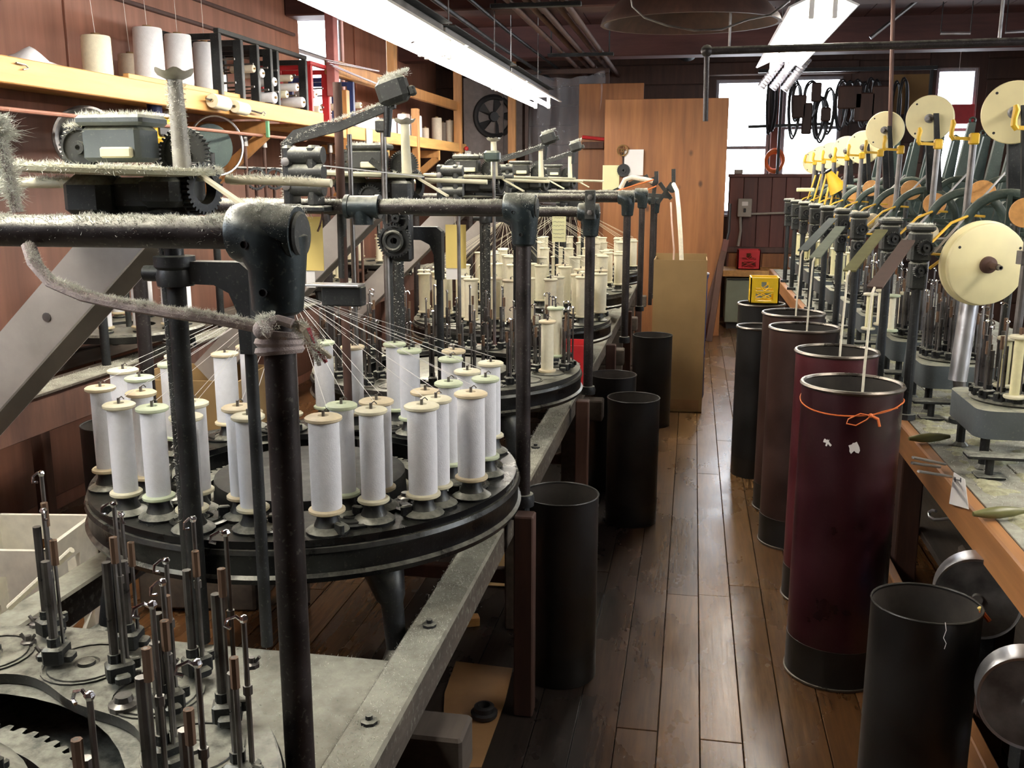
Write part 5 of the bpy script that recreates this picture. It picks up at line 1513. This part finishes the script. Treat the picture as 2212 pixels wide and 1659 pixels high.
for k, (px, lb) in enumerate(((540, 'first'), (580, 'second'), (720, 'third'), (770, 'fourth'))):
    e = empty('yarn_winder', (-2.5, 0, 0), 0, '%s small winder with thin posts along the left wall, left to right' % lb, 'winder', 'small winders along the left wall')
    p = at(px, 330, X=-2.5); y = p.y
    for dy, zt in ((-.06, 1.80), (.06, 1.66)):
        MB().cyl((0, y + dy, .75), (0, y + dy, zt - rr.uniform(0, .08)), .011, n=8).build('post', M_rust, e)
    MB().cyl((0, y - .2, 1.62), (0, y + .2, 1.62), .009, n=8).build('cross_shaft', M_steeld, e)
    gearm(.065, .004, 24, .02, axM((.03, y, 1.56), (.7, -.7, 0)), .3, False).build('wheel', M_iron, e, 30)
    MB().bx(-.05, .05, y - .10, y + .10, 1.40, 1.44, .005).build('head_plate', M_rust, e, 0)
    MB().lathe([(0, 0), (.02, 0), (.016, .05), (.024, .06), (0, .065)], 10, T(0, y - .06, 1.74)).build('knob', M_steeld, e)
e = empty('shelf_tag', (0, 0, 0), 0, 'white tag with red tip hanging from the far shelf front', 'tag')
a = at(1005, 325, X=-2.35); b = at(1018, 350, X=-2.35)
MB().bx(-2.352, -2.35, a.y, b.y, b.z, a.z).build('tag_sheet', M_white, e, 0); MB().ball((-2.35, a.y + .05, a.z + .02), .025).build('red_tip', M_red, e)
o = MB().bx(-2.375, -2.372, at(792, 282, X=-2.37).y, at(806, 310, X=-2.37).y, 1.80, 1.92).build('hanging_label', M_flc, sharp=0); tag(o, 'cream label hanging on the shelf front board', 'label')
# ------------------------------------------------------------------ bench with small braiders, right of the aisle
BX0, BZR = .755, .70
bn = empty('braider_bench', (0, 0, 0), 0, 'long wooden bench carrying the small braiders right of the aisle', 'bench')
MB().bx(BX0, BX0 + .04, .9, 9.9, BZR - .105, BZR, .005).build('front_board', M_bench, bn, 0)
for k in range(6):
    MB().bx(BX0 + .042 + .18 * k, BX0 + .218 + .18 * k, .9, 9.9, BZR - .03, BZR - .003, .002).build('top_plank', M_grayboard, bn, 0)
MB().bx(BX0 - .005, BX0 + .03, 1.4, 9.9, .05, .15, .004).build('sill_board', M_bench, bn, 0)
for k in range(8):
    y = 1.5 + 1.1 * k
    MB().bx(BX0 + .05, BX0 + .13, y, y + .08, 0, BZR - .03, .005).build('bench_leg', M_rust, bn, 0)
    MB().bx(1.75, 1.82, y, y + .08, 0, BZR - .03, .005).build('bench_leg', M_rust, bn, 0)
MB().bx(BX0 + .14, 1.8, 1.4, 9.9, .22, .245, .003).build('under_shelf', M_oldtimber, bn, 0)
MB().bx(1.5, 1.53, 1.4, 9.9, .245, .66, .003).build('back_panel', M_dwood, bn, 0)
lm = fuzz_rect(MB(), BX0 + .05, 1.3, 2.0, 5.0, BZR - .002, 5000, .008, .0007); lint(lm, bn)
M_drift = plain('lint_drift', (.36, .35, .22), .95, var=.35, scale=40, bump=.5)


def drift(parent, x0, x1, y0, y1, z, h, step, seed):
    mb = MB(); nx = int((x1 - x0) / step); ny = int((y1 - y0) / step)
    for i in range(nx + 1):
        for j in range(ny + 1):
            x = x0 + i * step; y = y0 + j * step
            v = mnoise.noise((x * 9 + seed, y * 9, 0)) * .6 + mnoise.noise((x * 31, y * 31 + seed, 2)) * .4
            e_ = min(i, nx - i, j, ny - j) / 4
            mb.v.append((x, y, z - .012 + h * max(0, .25 + v) * min(1, e_)))
    for i in range(nx):
        for j in range(ny): mb.f.append((i * (ny + 1) + j, (i + 1) * (ny + 1) + j, (i + 1) * (ny + 1) + j + 1, i * (ny + 1) + j + 1))
    return stuff(mb.build('lint_drift', M_drift, parent, 60))


drift(bn, BX0 + .045, 1.5, 2.0, 6.0, BZR, .030, .012, 3)

HY = [3.65, 4.20, 4.98, 5.53, 6.15, 6.75, 7.40, 8.00, 8.60]
chm = [plain('chute_brown', (.055, .03, .02), .85), plain('chute_olive', (.13, .125, .045), .85), plain('chute_sage', (.14, .16, .11), .85), plain('chute_dark_green', (.045, .06, .05), .85)]
protoR = {}


def put(key, parent, loc, mk, m, nm, rz=0, sharp=30):
    if key not in protoR:
        o = mk().build(nm, m, parent, sharp); protoR[key] = o.data
    else:
        o = bpy.data.objects.new(nm, protoR[key]); COL.objects.link(o); o.parent = parent
    o.location = loc; o.rotation_euler = (0, 0, rz)
    return o


def base_mesh():
    pts = []
    for (cx, cy, a0) in ((.10, .13, 0), (-.10, .13, 90), (-.10, -.13, 180), (.10, -.13, 270)):
        for k in range(5):
            a = math.radians(a0 + 22.5 * k); pts.append((cx + .05 * math.cos(a), cy + .05 * math.sin(a)))
    return MB().prism(pts, .10, .185)


def crank_mesh():
    return MB().bx(-.016, .018, -.016, .016, -.02, .022, .005).add(*box_bar((0, 0, 0), (-.075, -.01, .004), .014, .012)).tube([(-.072, -.01, 0), (-.082, -.012, .012), (-.082, -.012, .03), (-.078, -.012, .055), (-.082, -.012, .07)], [.009, .010, .009, .011, .007], 8)


def bench_braider(i, y, label, headed=True):
    e = empty('bench_braider', (0, y, 0), 0, label, 'braiding machine', 'small braiders on the right bench')
    bc = (1.0, .25, BZR)
    put('base', e, bc, base_mesh, M_grey, 'base_casting')
    for k, (dx, dy) in enumerate(((-.11, -.13), (.11, -.13), (-.11, .13), (.11, .13))):
        put('bleg', e, (bc[0] + dx, bc[1] + dy, BZR), lambda: MB().tube([(0, 0, 0), (0, 0, .012), (0, 0, .1)], [.026, .014, .014], 8), M_iron, 'leg')
    put('disc', e, (bc[0], bc[1], BZR + .185), lambda: MB().lathe([(.03, 0), (.125, 0), (.13, .006), (.12, .014), (.095, .016), (.09, .008), (.05, .008), (.045, .02), (0, .02)], 30), M_deck, 'deck_plate')
    put('tray', e, (.86, .02, BZR + .07), lambda: MB().bx(-.05, .12, -.03, .03, -.012, 0, .003).tube([(.02, 0, -.07), (.02, 0, -.01)], .012, 8).bx(-.02, .06, -.03, .03, -.07, -.062, .002), M_iron, 'foot_tray')
    for k in range(14 if i < 5 else 6):
        n = 14 if i < 5 else 6
        a = 2 * PI * k / n + .3 * i
        carrier(e, (bc[0] + .105 * math.cos(a), bc[1] + .105 * math.sin(a), BZR + .195), a, k % 3)
    if headed:
        put('fpost', e, (.79, 0, BZR), lambda: MB().cyl((0, 0, 0), (0, 0, .60), .017, n=12).cyl((0, 0, 0), (0, 0, .02), .034, n=12), M_iron, 'front_post')
        put('gusset', e, (.79, 0, BZR), lambda: MB().add([(-.008, .0, .36), (.008, 0, .36), (.008, .09, .14), (-.008, .09, .14), (-.008, 0, .14), (.008, 0, .14), (-.008, .02, .36), (.008, .02, .36)], [(0, 1, 5, 4), (4, 5, 2, 3), (6, 3, 2, 7), (0, 6, 7, 1), (0, 4, 3, 6), (1, 7, 2, 5)]), M_grey, 'gusset')
        put('head', e, (.79, 0, 1.25), lambda: MB().bx(-.034, .034, -.03, .05, .02, .125, .008).bx(-.042, .042, -.038, .055, .125, .150, .008).bx(-.028, .028, -.02, .04, -.08, .02, .008), M_irond, 'head_block', sharp=0)
        put('hgear', e, (.80, -.035, 1.32), lambda: gearm(.028, .003, 22, .02, axM((0, 0, 0), (.15, -1, 0)), .45), M_iron, 'head_gear')
        put('hgear2', e, (.79, -.03, 1.24), lambda: gearm(.024, .003, 20, .018, axM((0, 0, 0), (.15, -1, 0)), .45), M_iron, 'head_gear')
        lm = MB(); fuzz_rect(lm, -.04, .04, -.036, .053, .150, 260, .008, .0009)
        if 'hl' not in protoR: o = lm.build('lint', M_lint, e, 0); protoR['hl'] = o.data
        else: o = bpy.data.objects.new('lint', protoR['hl']); COL.objects.link(o); o.parent = e
        o.location = (.79, 0, 1.25); stuff(o)
    # back gallery: posts, crank, hoop, orange pulley, tapered fork arms, belts
    put('rpost', e, (1.0, .30, BZR + .18), lambda: MB().cyl((0, 0, 0), (.01, 0, .80), .0125, n=10).cyl((0, 0, .42), (0, 0, .46), .022, n=10), M_steeld, 'rear_post')
    put('rpost2', e, (1.12, .10, BZR + .18), lambda: MB().cyl((0, 0, 0), (.01, 0, .56), .012, n=10), M_irond, 'rear_post')
    put('crank', e, (1.01, .30, BZR + 1.0), crank_mesh, M_yel, 'crank_handle')
    if headed: put('hoop', e, (1.12, .18, 1.36), lambda: MB().torus((0, 0, 0), (-.25, -1, .1), .145, .011, 36, 8, flat=1.7).add(*box_bar((-.14, .03, 0), (.14, -.03, 0), .016, .012)).add(*box_bar((0, 0, -.14), (0, 0, .14), .012, .016)).cyl((0, .03, 0), (0, -.03, 0), .028, n=14), M_green, 'hoop_pulley')
    put('hoop2', e, (1.32, .36, 1.44), lambda: MB().torus((0, 0, 0), (-.25, -1, .1), .12, .010, 32, 8, flat=1.6).add(*box_bar((-.12, .03, 0), (.12, -.03, 0), .014, .012)).cyl((0, .03, 0), (0, -.03, 0), .024, n=14), M_green, 'hoop_pulley')
    if headed: put('opul', e, (1.14, .06, 1.50 - .06 * (i % 2)), lambda: MB().lathe([(0, .02), (.050, .02), (.052, .014), (.046, 0), (.052, -.014), (.050, -.02), (0, -.02)], 24, axM((0, 0, 0), (-.3, -1, 0))), M_orange, 'wood_pulley')
    if headed: put('opul2', e, (.96, .12, 1.335), lambda: MB().lathe([(0, .03), (.030, .03), (.040, .01), (.040, -.02), (.034, -.03), (0, -.03)], 20, axM((0, 0, 0), (-.5, -1, 0))), M_flt, 'clutch_hub')
    for k, (dx, dy, h) in enumerate(((1.32, -.05, .56), (1.46, .18, .50), (1.52, -.12, .52))):
        put('arm%d' % k, e, (dx, dy, 1.28), lambda h=h: MB().add(*taper((0, 0, 0), (.07, .02, h), .075, .034, .03)).torus((.072, .02, h + .012), (0, 1, 0), .014, .006, 12, 5), M_green, 'fork_arm')
    if headed: put('shaft', e, (.86, .18, 1.30), lambda: MB().cyl((0, 0, 0), (.8, .06, .04), .010, n=8), M_steeld, 'drive_shaft')
    for k, pts in enumerate(() if not headed else (((.81, -.02, 1.325), (.92, .14, 1.40), (1.0, .22, 1.425), (1.06, .25, 1.42)), ((.82, -.03, 1.30), (.97, .10, 1.285)), ((.82, -.035, 1.25), (.91, .03, 1.31), (.98, .10, 1.34)))):
        put('belt%d' % k, e, (0, 0, 0), lambda pts=pts: MB().tube(pts, .0052, 6), M_belt, 'round_belt')
    if headed: put('belt5', e, (0, 0, 0), lambda: MB().add(*box_bar((.83, -.02, 1.30), (1.20, .55, 1.58), .004, .009)), M_chute, 'flat_belt')
    return e


def taper(p, q, w0, w1, t):
    p, q = Vector(p), Vector(q); u, v, d = frame_of(q - p)
    vs = [tuple(e + Vector((1, 0, 0)) * (a * w / 2) + Vector((0, 1, 0)) * (b * t / 2)) for e, w in ((p, w0), (q, w1)) for a, b in ((-1, -1), (1, -1), (1, 1), (-1, 1))]
    return vs, [(3, 2, 1, 0), (4, 5, 6, 7), (0, 1, 5, 4), (1, 2, 6, 5), (2, 3, 7, 6), (3, 0, 4, 7)]


bench_braider(0, 2.92, 'nearest small braider on the bench, cut off by the right edge', headed=False)
for i, y in enumerate(HY):
    bench_braider(i + 1, y, ('small bench braider with the brown chute', 'small bench braider with the olive chute', 'small bench braider with the sage green chute', 'small bench braider with the dark green chute', 'fifth headed small braider down the bench', 'sixth headed small braider down the bench', 'seventh headed small braider down the bench', 'eighth headed small braider down the bench', 'farthest small braider on the bench')[i])
# flat chutes and cords to the cans
CE = [(.515, 3.04), (.525, 3.60), (.475, 4.2), (.47, 4.62)]
for i, (x, y) in enumerate(CE):
    top = (at(1962, 520, Y=3.6), at(1905, 497, Y=4.15), at(1815, 490, Y=4.75), at(1800, 472, Y=5.4))[i]; bot = Vector((x + .03, y + .03, 1.235))
    o = MB().add(*box_bar(top, bot, .045, .006)).build('flat_chute', chm[i], sharp=0)
    tag(o, ('brown flat chute over the nearest red can', 'olive flat chute over the crimson can', 'sage green flat chute over the first brown can', 'dark green flat chute over the second brown can')[i], 'chute', 'flat chutes over the cans')
    c = MB().tube([(x + .03, y + .03, 1.235), (x + .022, y + .015, 1.22), (x + .015, y + .01, 1.0), (x + .01, y, .5), (x, y, .08)], .0042, 6).build('braided_cord', M_rope)
    tag(c, ('braided cord running into the nearest red can', 'braided cord running into the crimson can', 'braided cord running into the first brown can', 'braided cord running into the second brown can')[i], 'cord', 'braided cords running into the cans')
# cream capstan wheels over the bench
def wheel(c, d, r, label, arm=True, t=.035, drop=.34):
    e = empty('capstan_wheel', c, 0, label, 'wheel', 'cream capstan wheels over the bench')
    mm = axM((0, 0, 0), d)
    MB().lathe([(0, t * .5), (r * .80, t * .5), (r * .97, t * .5), (r, t * .42), (r, t * .2), (r * .93, 0), (r, -t * .2), (r, -t * .42), (r * .97, -t * .5), (0, -t * .5)], 48, mm).build('rim_disc', M_wheel, e)
    MB().lathe([(r * .20, t * .5), (r * .19, t * .5 + .014), (r * .10, t * .5 + .016), (r * .09, t * .5 + .05), (0, t * .5 + .05)], 20, mm).build('hub', M_steeld, e)
    for a in (.7, 2.4):
        p = mm @ Vector((r * .84 * math.cos(a + 1.6), r * .84 * math.sin(a + 1.6), t * .5))
        MB().lathe([(r * .045, .0008), (0, .0010)], 10, axM(p, d)).build('bolt_hole', M_blackr, e)
    if arm:
        MB().add(*taper((.05, .06, -drop), (.0, .035, .02), .05, .03, .024)).build('support_arm', M_iron, e, 0)
        MB().add(*taper((.06, -.03, -drop), (.012, -.045 - t * .5, .02), .03, .022, .016)).build('support_arm', M_iron, e, 0)
    return e


WL = [((2192, 243), 3.84, 'large cream capstan wheel at the upper right edge'), ((2009, 256), 5.12, 'greyish cream capstan wheel under the narrow window'), ((1912, 281), 6.2, 'cream capstan wheel behind the hanging rod'), ((1866, 318), 7.08, 'cream capstan wheel just left of the hanging rod'), ((1829, 326), 7.8, 'cream capstan wheel, fourth from the far end'), ((1797, 336), 8.5, 'cream capstan wheel, third from the far end'), ((1776, 342), 9.0, 'dark-rimmed capstan wheel, second from the far end'), ((1760, 350), 9.5, 'farthest cream capstan wheel before the windows')]
for k, ((px, py), Y, lb) in enumerate(WL):
    c = at(px, py, X=1.1) if k < 4 else at(px, py, Y=Y)
    wheel(c, (-.38, -1, -.05), .108, lb, drop=.34 if k < 5 else c.z - BZR)
# the near wheel on its bright steel post
e = empty('capstan_wheel', (0, 0, 0), 0, 'big cream capstan wheel on a bright steel post at right', 'wheel')
pb = at(2078, 905, Z=BZR + .01); Yn = pb.y
w0 = at(2125, 570, Y=Yn - .03); d = Vector((.22, -1, -.04)).normalized(); mm = axM(w0, d); r = .147; t = .055
MB().lathe([(0, t * .5), (r * .90, t * .5), (r * .94, t * .45), (r * .95, t * .2), (r * .90, .002), (r * .90, -.002), (r, -t * .2), (r, -t * .45), (r * .98, -t * .5), (0, -t * .5)], 64, mm).build('wheel_disc', M_wheel, e)
MB().lathe([(r * .20, t * .5), (r * .19, t * .5 + .012), (r * .11, t * .5 + .018), (r * .10, t * .5 + .03), (r * .075, t * .5 + .032), (r * .07, t * .5 + .07), (0, t * .5 + .072)], 24, mm).build('hub', M_rust, e)
MB().lathe([(.008, t * .5 + .03), (.008, t * .5 + .085), (.005, t * .5 + .085), (.005, t * .5 + .07)], 12, mm).build('axle_tip', M_steeld, e)
for a in (math.radians(150), math.radians(28)):
    u_ = CR * math.cos(a) + Vector((0, 0, 1)) * math.sin(a)
    u_ = (u_ - d * u_.dot(d)).normalized()
    MB().lathe([(.005, .0006), (0, .0012)], 12, axM(w0 + u_ * (r * .82) + d * (t * .5), d)).build('bolt_hole', M_blackr, e)
pt = at(2096, 640, Y=Yn + .02); pm = at(2068, 822, Y=Yn)
MB().cyl(pm, pt + (pt - pm) * .25, .0315, n=20).build('steel_sleeve', M_steel, e)
MB().cyl((pb.x, pb.y, BZR), pm + (pt - pm) * .1, .0215, n=16).build('post', M_steeld, e)
MB().cyl((pb.x, pb.y, BZR - .003), (pb.x, pb.y, BZR + .012), .045, n=16).build('foot', M_iron, e)
# bobbins on the bench braiders
bb = []
def bb_at(px, py_bot, Y, lb, ym, fm, ry=.016, h=.16, fr=.030):
    p = at(px, py_bot, Y=Y)
    bobbin((p.x, p.y, BZR + .215), lb, 'bobbins on the bench braiders', ry, h, fr, ym, fm, 3)


bb_at(2192, 840, 3.05, 'tall yellow-green bobbin on the nearest bench braider', M_yarny, M_flc, .014, .19, .030)
bb_at(2165, 840, 3.22, 'pale yellow bobbin partly behind the big near wheel', M_yarny, M_flc)
bb_at(1928, 660, 4.36, 'slim cream bobbin with green flanges between the brown chute and its post', M_yarnc, M_flg, .013)
bb_at(1952, 660, 4.46, 'cream bobbin just behind the green-flanged one', M_yarnc, M_flc, .02)
bb_at(1905, 655, 4.55, 'cream bobbin left of the green-flanged one', M_yarnc, M_flc, .018)
bb_at(1880, 645, 4.40, 'yellowish bobbin hidden under the lower end of the brown chute', M_yarny, M_flc, .015)
k = 0
for i, (y, n) in enumerate(((7.40, 5), (8.0, 5), (8.6, 6), (6.75, 4), (6.15, 3))):
    for j in range(n):
        a = -PI * .15 + 2 * PI * j / n
        p = Vector((1.0 + .10 * math.cos(a), y + .25 + .10 * math.sin(a), BZR + .215))
        wh = ['seventh', 'eighth', 'farthest', 'sixth', 'fifth'][i]
        bobbin(p, 'yellowish bobbin on the %s bench braider, %s counted round its deck' % (wh, ORD[j]), 'bobbins on the bench braiders', .024, .19, .034, M_yarny, M_flc, 3)
# yellow funnel
e = empty('yellow_funnel', (0, 0, 0), 0, 'yellow sheet metal funnel below the far capstan wheels', 'funnel')
a = at(1790, 372, Y=7.2); b = at(1812, 412, Y=7.2)
MB().cyl(a, b, .022, .066, n=16).build('cone', M_yel, e); MB().cyl(a + (a - b) * .1, a, .03, .022, n=12).build('neck', M_iron, e)
MB().cyl(b, (b.x + .1, b.y, 1.3), .012, n=8).build('holder', M_irond, e)
for k in range(5):                                 # slanting yellow rods below the far wheels
    a = at(1762 + 12 * k, 378 - 2 * k, Y=8.4 - .3 * k); b = at(1745 + 12 * k, 430 + 4 * k, Y=8.4 - .3 * k)
    o = MB().cyl(a, b, .0075, n=6).build('yellow_rod', M_belt); tag(o, 'slanting yellow rod below the far wheels, %s from the left' % ORD[k], 'rod', 'slanting yellow rods')
o = MB().bx(-.07, .07, -.02, .02, -.015, .015, .005).build('yellow_tray', M_pyel, sharp=0); o.location = at(1740, 410, Y=8.3); tag(o, 'small bright yellow tray at the far end of the bench row', 'tray')
# papers, tools and parts at the near bench edge
e = empty('bench_tag', (0, 0, 0), 0, 'white paper tag with a dark letter on the bench edge', 'tag')
q = [at(x, y, X=BX0 - .012) for x, y in ((2060, 1020), (2084, 1035), (2092, 1100), (2050, 1088))]
MB().add([tuple(p) for p in q] + [(p.x + .001, p.y, p.z) for p in q], [(0, 1, 2, 3), (7, 6, 5, 4), (0, 4, 5, 1), (1, 5, 6, 2), (2, 6, 7, 3), (3, 7, 4, 0)]).build('sheet', M_white, e, 0)
l0, l1 = at(2063, 1036, X=BX0 - .0132), at(2075, 1037, X=BX0 - .0132)
MB().add(*box_bar(l0, l1, .0055, .0012)).add(*box_bar(at(2063, 1031, X=BX0 - .0132), at(2063, 1041, X=BX0 - .0132), .005, .0012)).add(*box_bar(at(2075, 1032, X=BX0 - .0132), at(2075, 1042, X=BX0 - .0132), .005, .0012)).build('letter', M_ink, e, 0)
for k, (x0, y0, x1, y1) in enumerate(((1972, 988, 2042, 1003), (1970, 1000, 2030, 1009), (1984, 1018, 2055, 1030))):
    o = MB().cyl(at(x0, y0, Y=2.62), at(x1, y1, X=BX0), .004, n=8).build('steel_pin', M_steeld); tag(o, ('upper steel pin sticking out of the bench edge', 'middle steel pin sticking out of the bench edge', 'lower steel pin sticking out beside the white tag')[k], 'pin', 'steel pins in the bench edge')
e_ = [at(x, y, X=.80) for x, y in ((2090, 1122), (2060, 1118), (2030, 1122), (2018, 1122), (2008, 1116), (2007, 1106), (2014, 1102), (2022, 1104))]
o = MB().tube(e_, .0045, 8).build('steel_hook', M_steel); tag(o, 'bright steel hook rod under the bench edge', 'hook')
M_olive = plain('olive_handle', (.16, .16, .06), .35)
for k, (px, py, Y) in enumerate(((2010, 912, 3.3), (2165, 1042, 2.55))):
    c = at(px, py, Y=Y)
    o = MB().lathe([(0, -.07), (.006, -.068), (.014, -.03), (.016, 0), (.013, .035), (.006, .07), (0, .072)], 14, axM((0, 0, 0), (1, .25, .04))).build('olive_handle', M_olive); o.location = (c.x, c.y, BZR + .02)
    tag(o, ('olive spindle handle lying behind the string-tied can', 'olive spindle handle lying on the bench above the white tag')[k], 'handle')
# polished pulleys below the bench
for k, (px, py, Y, r) in enumerate(((2112, 1290, 2.5, .105), (2222, 1515, 2.02, .10))):
    c = at(px, py, Y=Y)
    e = empty('polished_pulley', c, 0, ('polished steel pulley behind the low black can', 'polished steel pulley at the lower right corner')[k], 'pulley', 'polished pulleys below the bench')
    mm = axM((0, 0, 0), (-.30, -1, .12))
    MB().lathe([(r * .3, .015), (r * .93, .018), (r * .98, .02), (r, .014), (r * 1.03, -.04), (r * 1.05, -.055), (r * .3, -.055), (r * .3, .015)], 48, mm).build('rim', M_steel, e)
    MB().lathe([(0, .03), (r * .12, .03), (r * .14, .017), (r * .92, .0185)], 40, mm).build('face', M_steeld, e)
    MB().cyl((0, 0, 0), (.3, .6, -.05), .012, n=8).build('shaft', M_steeld, e)
    MB().bx(.02, .08, .08, .14, -(c.z - .245), .03, .005).build('bearing_block', M_iron, e, 0)
o = MB().lathe([(0, 0), (.06, 0), (.07, .02), (.055, .1), (.03, .14), (.018, .2), (0, .2)], 16).build('glass_bottle', M_blue); o.location = (at(2055, 1180, Y=2.75).x, 2.75, .245); tag(o, 'dark blue bottle in the shadow below the bench', 'bottle')
o = MB().bx(-.1, .12, -.08, .08, 0, .16, .01).build('oily_block', M_oldtimber, sharp=0); o.location = (.98, 3.1, .245); tag(o, 'dark oily block under the bench behind the red can', 'block')
milk_crate((1.2, 4.0, .25), .24, .2, M_crate, 'yellow crate in the shadow below the bench')

# ------------------------------------------------------------------ hoses hung before the second window
hb = empty('hose_rail', (0, 0, 0), 0, 'dark flat rail with hooks across the back windows', 'rail')
a = at(1616, 274, Y=11.0); b = at(1800, 267, Y=11.0)
MB().add(*box_bar(a, b, .03, .03)).build('rail', M_iron, hb, 0)
MB().bx(.62, 2.4, 10.98, 11.02, 2.66, 2.70, .003).build('upper_rail', M_iron, hb, 0)
for x in (.87, 2.35): MB().bx(x - .015, x + .015, 10.98, 11.02, 1.62, 2.66, .002).build('rail_post', M_iron, hb, 0)
rh = random.Random(4)
hs = [(1716, 172, 300, .055), (1722, 180, 262, .04), (1752, 175, 258, .07), (1768, 205, 300, .05), (1776, 210, 308, .06), (1790, 190, 290, .05), (1660, 166, 290, .03), (1668, 166, 284, .03), (1815, 172, 282, .06), (1835, 175, 270, .055), (1850, 172, 262, .05), (1866, 178, 275, .05), (1880, 168, 268, .045), (1893, 172, 262, .04), (1950, 168, 290, .04), (1930, 175, 300, .04)]
for k, (px, y0, y1, w) in enumerate(hs):
    Y = 10.985 - .01 * (k % 3); a = at(px, y0, Y=Y); b = at(px + rh.uniform(-6, 6), y1, Y=Y)
    c = (a + b) / 2; hh = (a.z - b.z) / 2
    pts = [(c.x + w * math.sin(t) * (1 + .25 * math.cos(t)), Y + .02 * math.sin(2 * t), c.z + hh * math.cos(t)) for t in [2 * PI * i / 28 for i in range(28)]]
    e = empty('hose_coil', (0, 0, 0), 0, 'black rubber hose loop hung at the windows, %s in a row of sixteen' % ORD[k], 'hose', 'black hose loops hung at the back windows')
    MB().tube(pts, .011, 6, closed=True).build('loop', M_blackr, e)
    MB().tube([(p[0] * 1.0 + .012, p[1] - .015, c.z + (p[2] - c.z) * .92) for p in pts], .009, 6, closed=True).build('loop', M_blackr, e)
for k, (px, y0, y1, w) in enumerate(((1728, 205, 255, .07), (1745, 222, 290, .05), (1765, 178, 220, .05), (1785, 232, 262, .05), (1838, 185, 235, .12), (1870, 200, 262, .10), (1905, 185, 250, .09))):
    a = at(px, y0, Y=10.88); b = at(px, y1, Y=10.88)
    o = MB().bx(a.x - w, a.x + w, 10.87, 10.90, b.z, a.z, .012).build('leather_flap', M_dwood, sharp=0); tag(o, 'dark leather piece hanging among the hoses, %s from the left' % ORD[k], 'leather', 'dark leather pieces among the hoses')
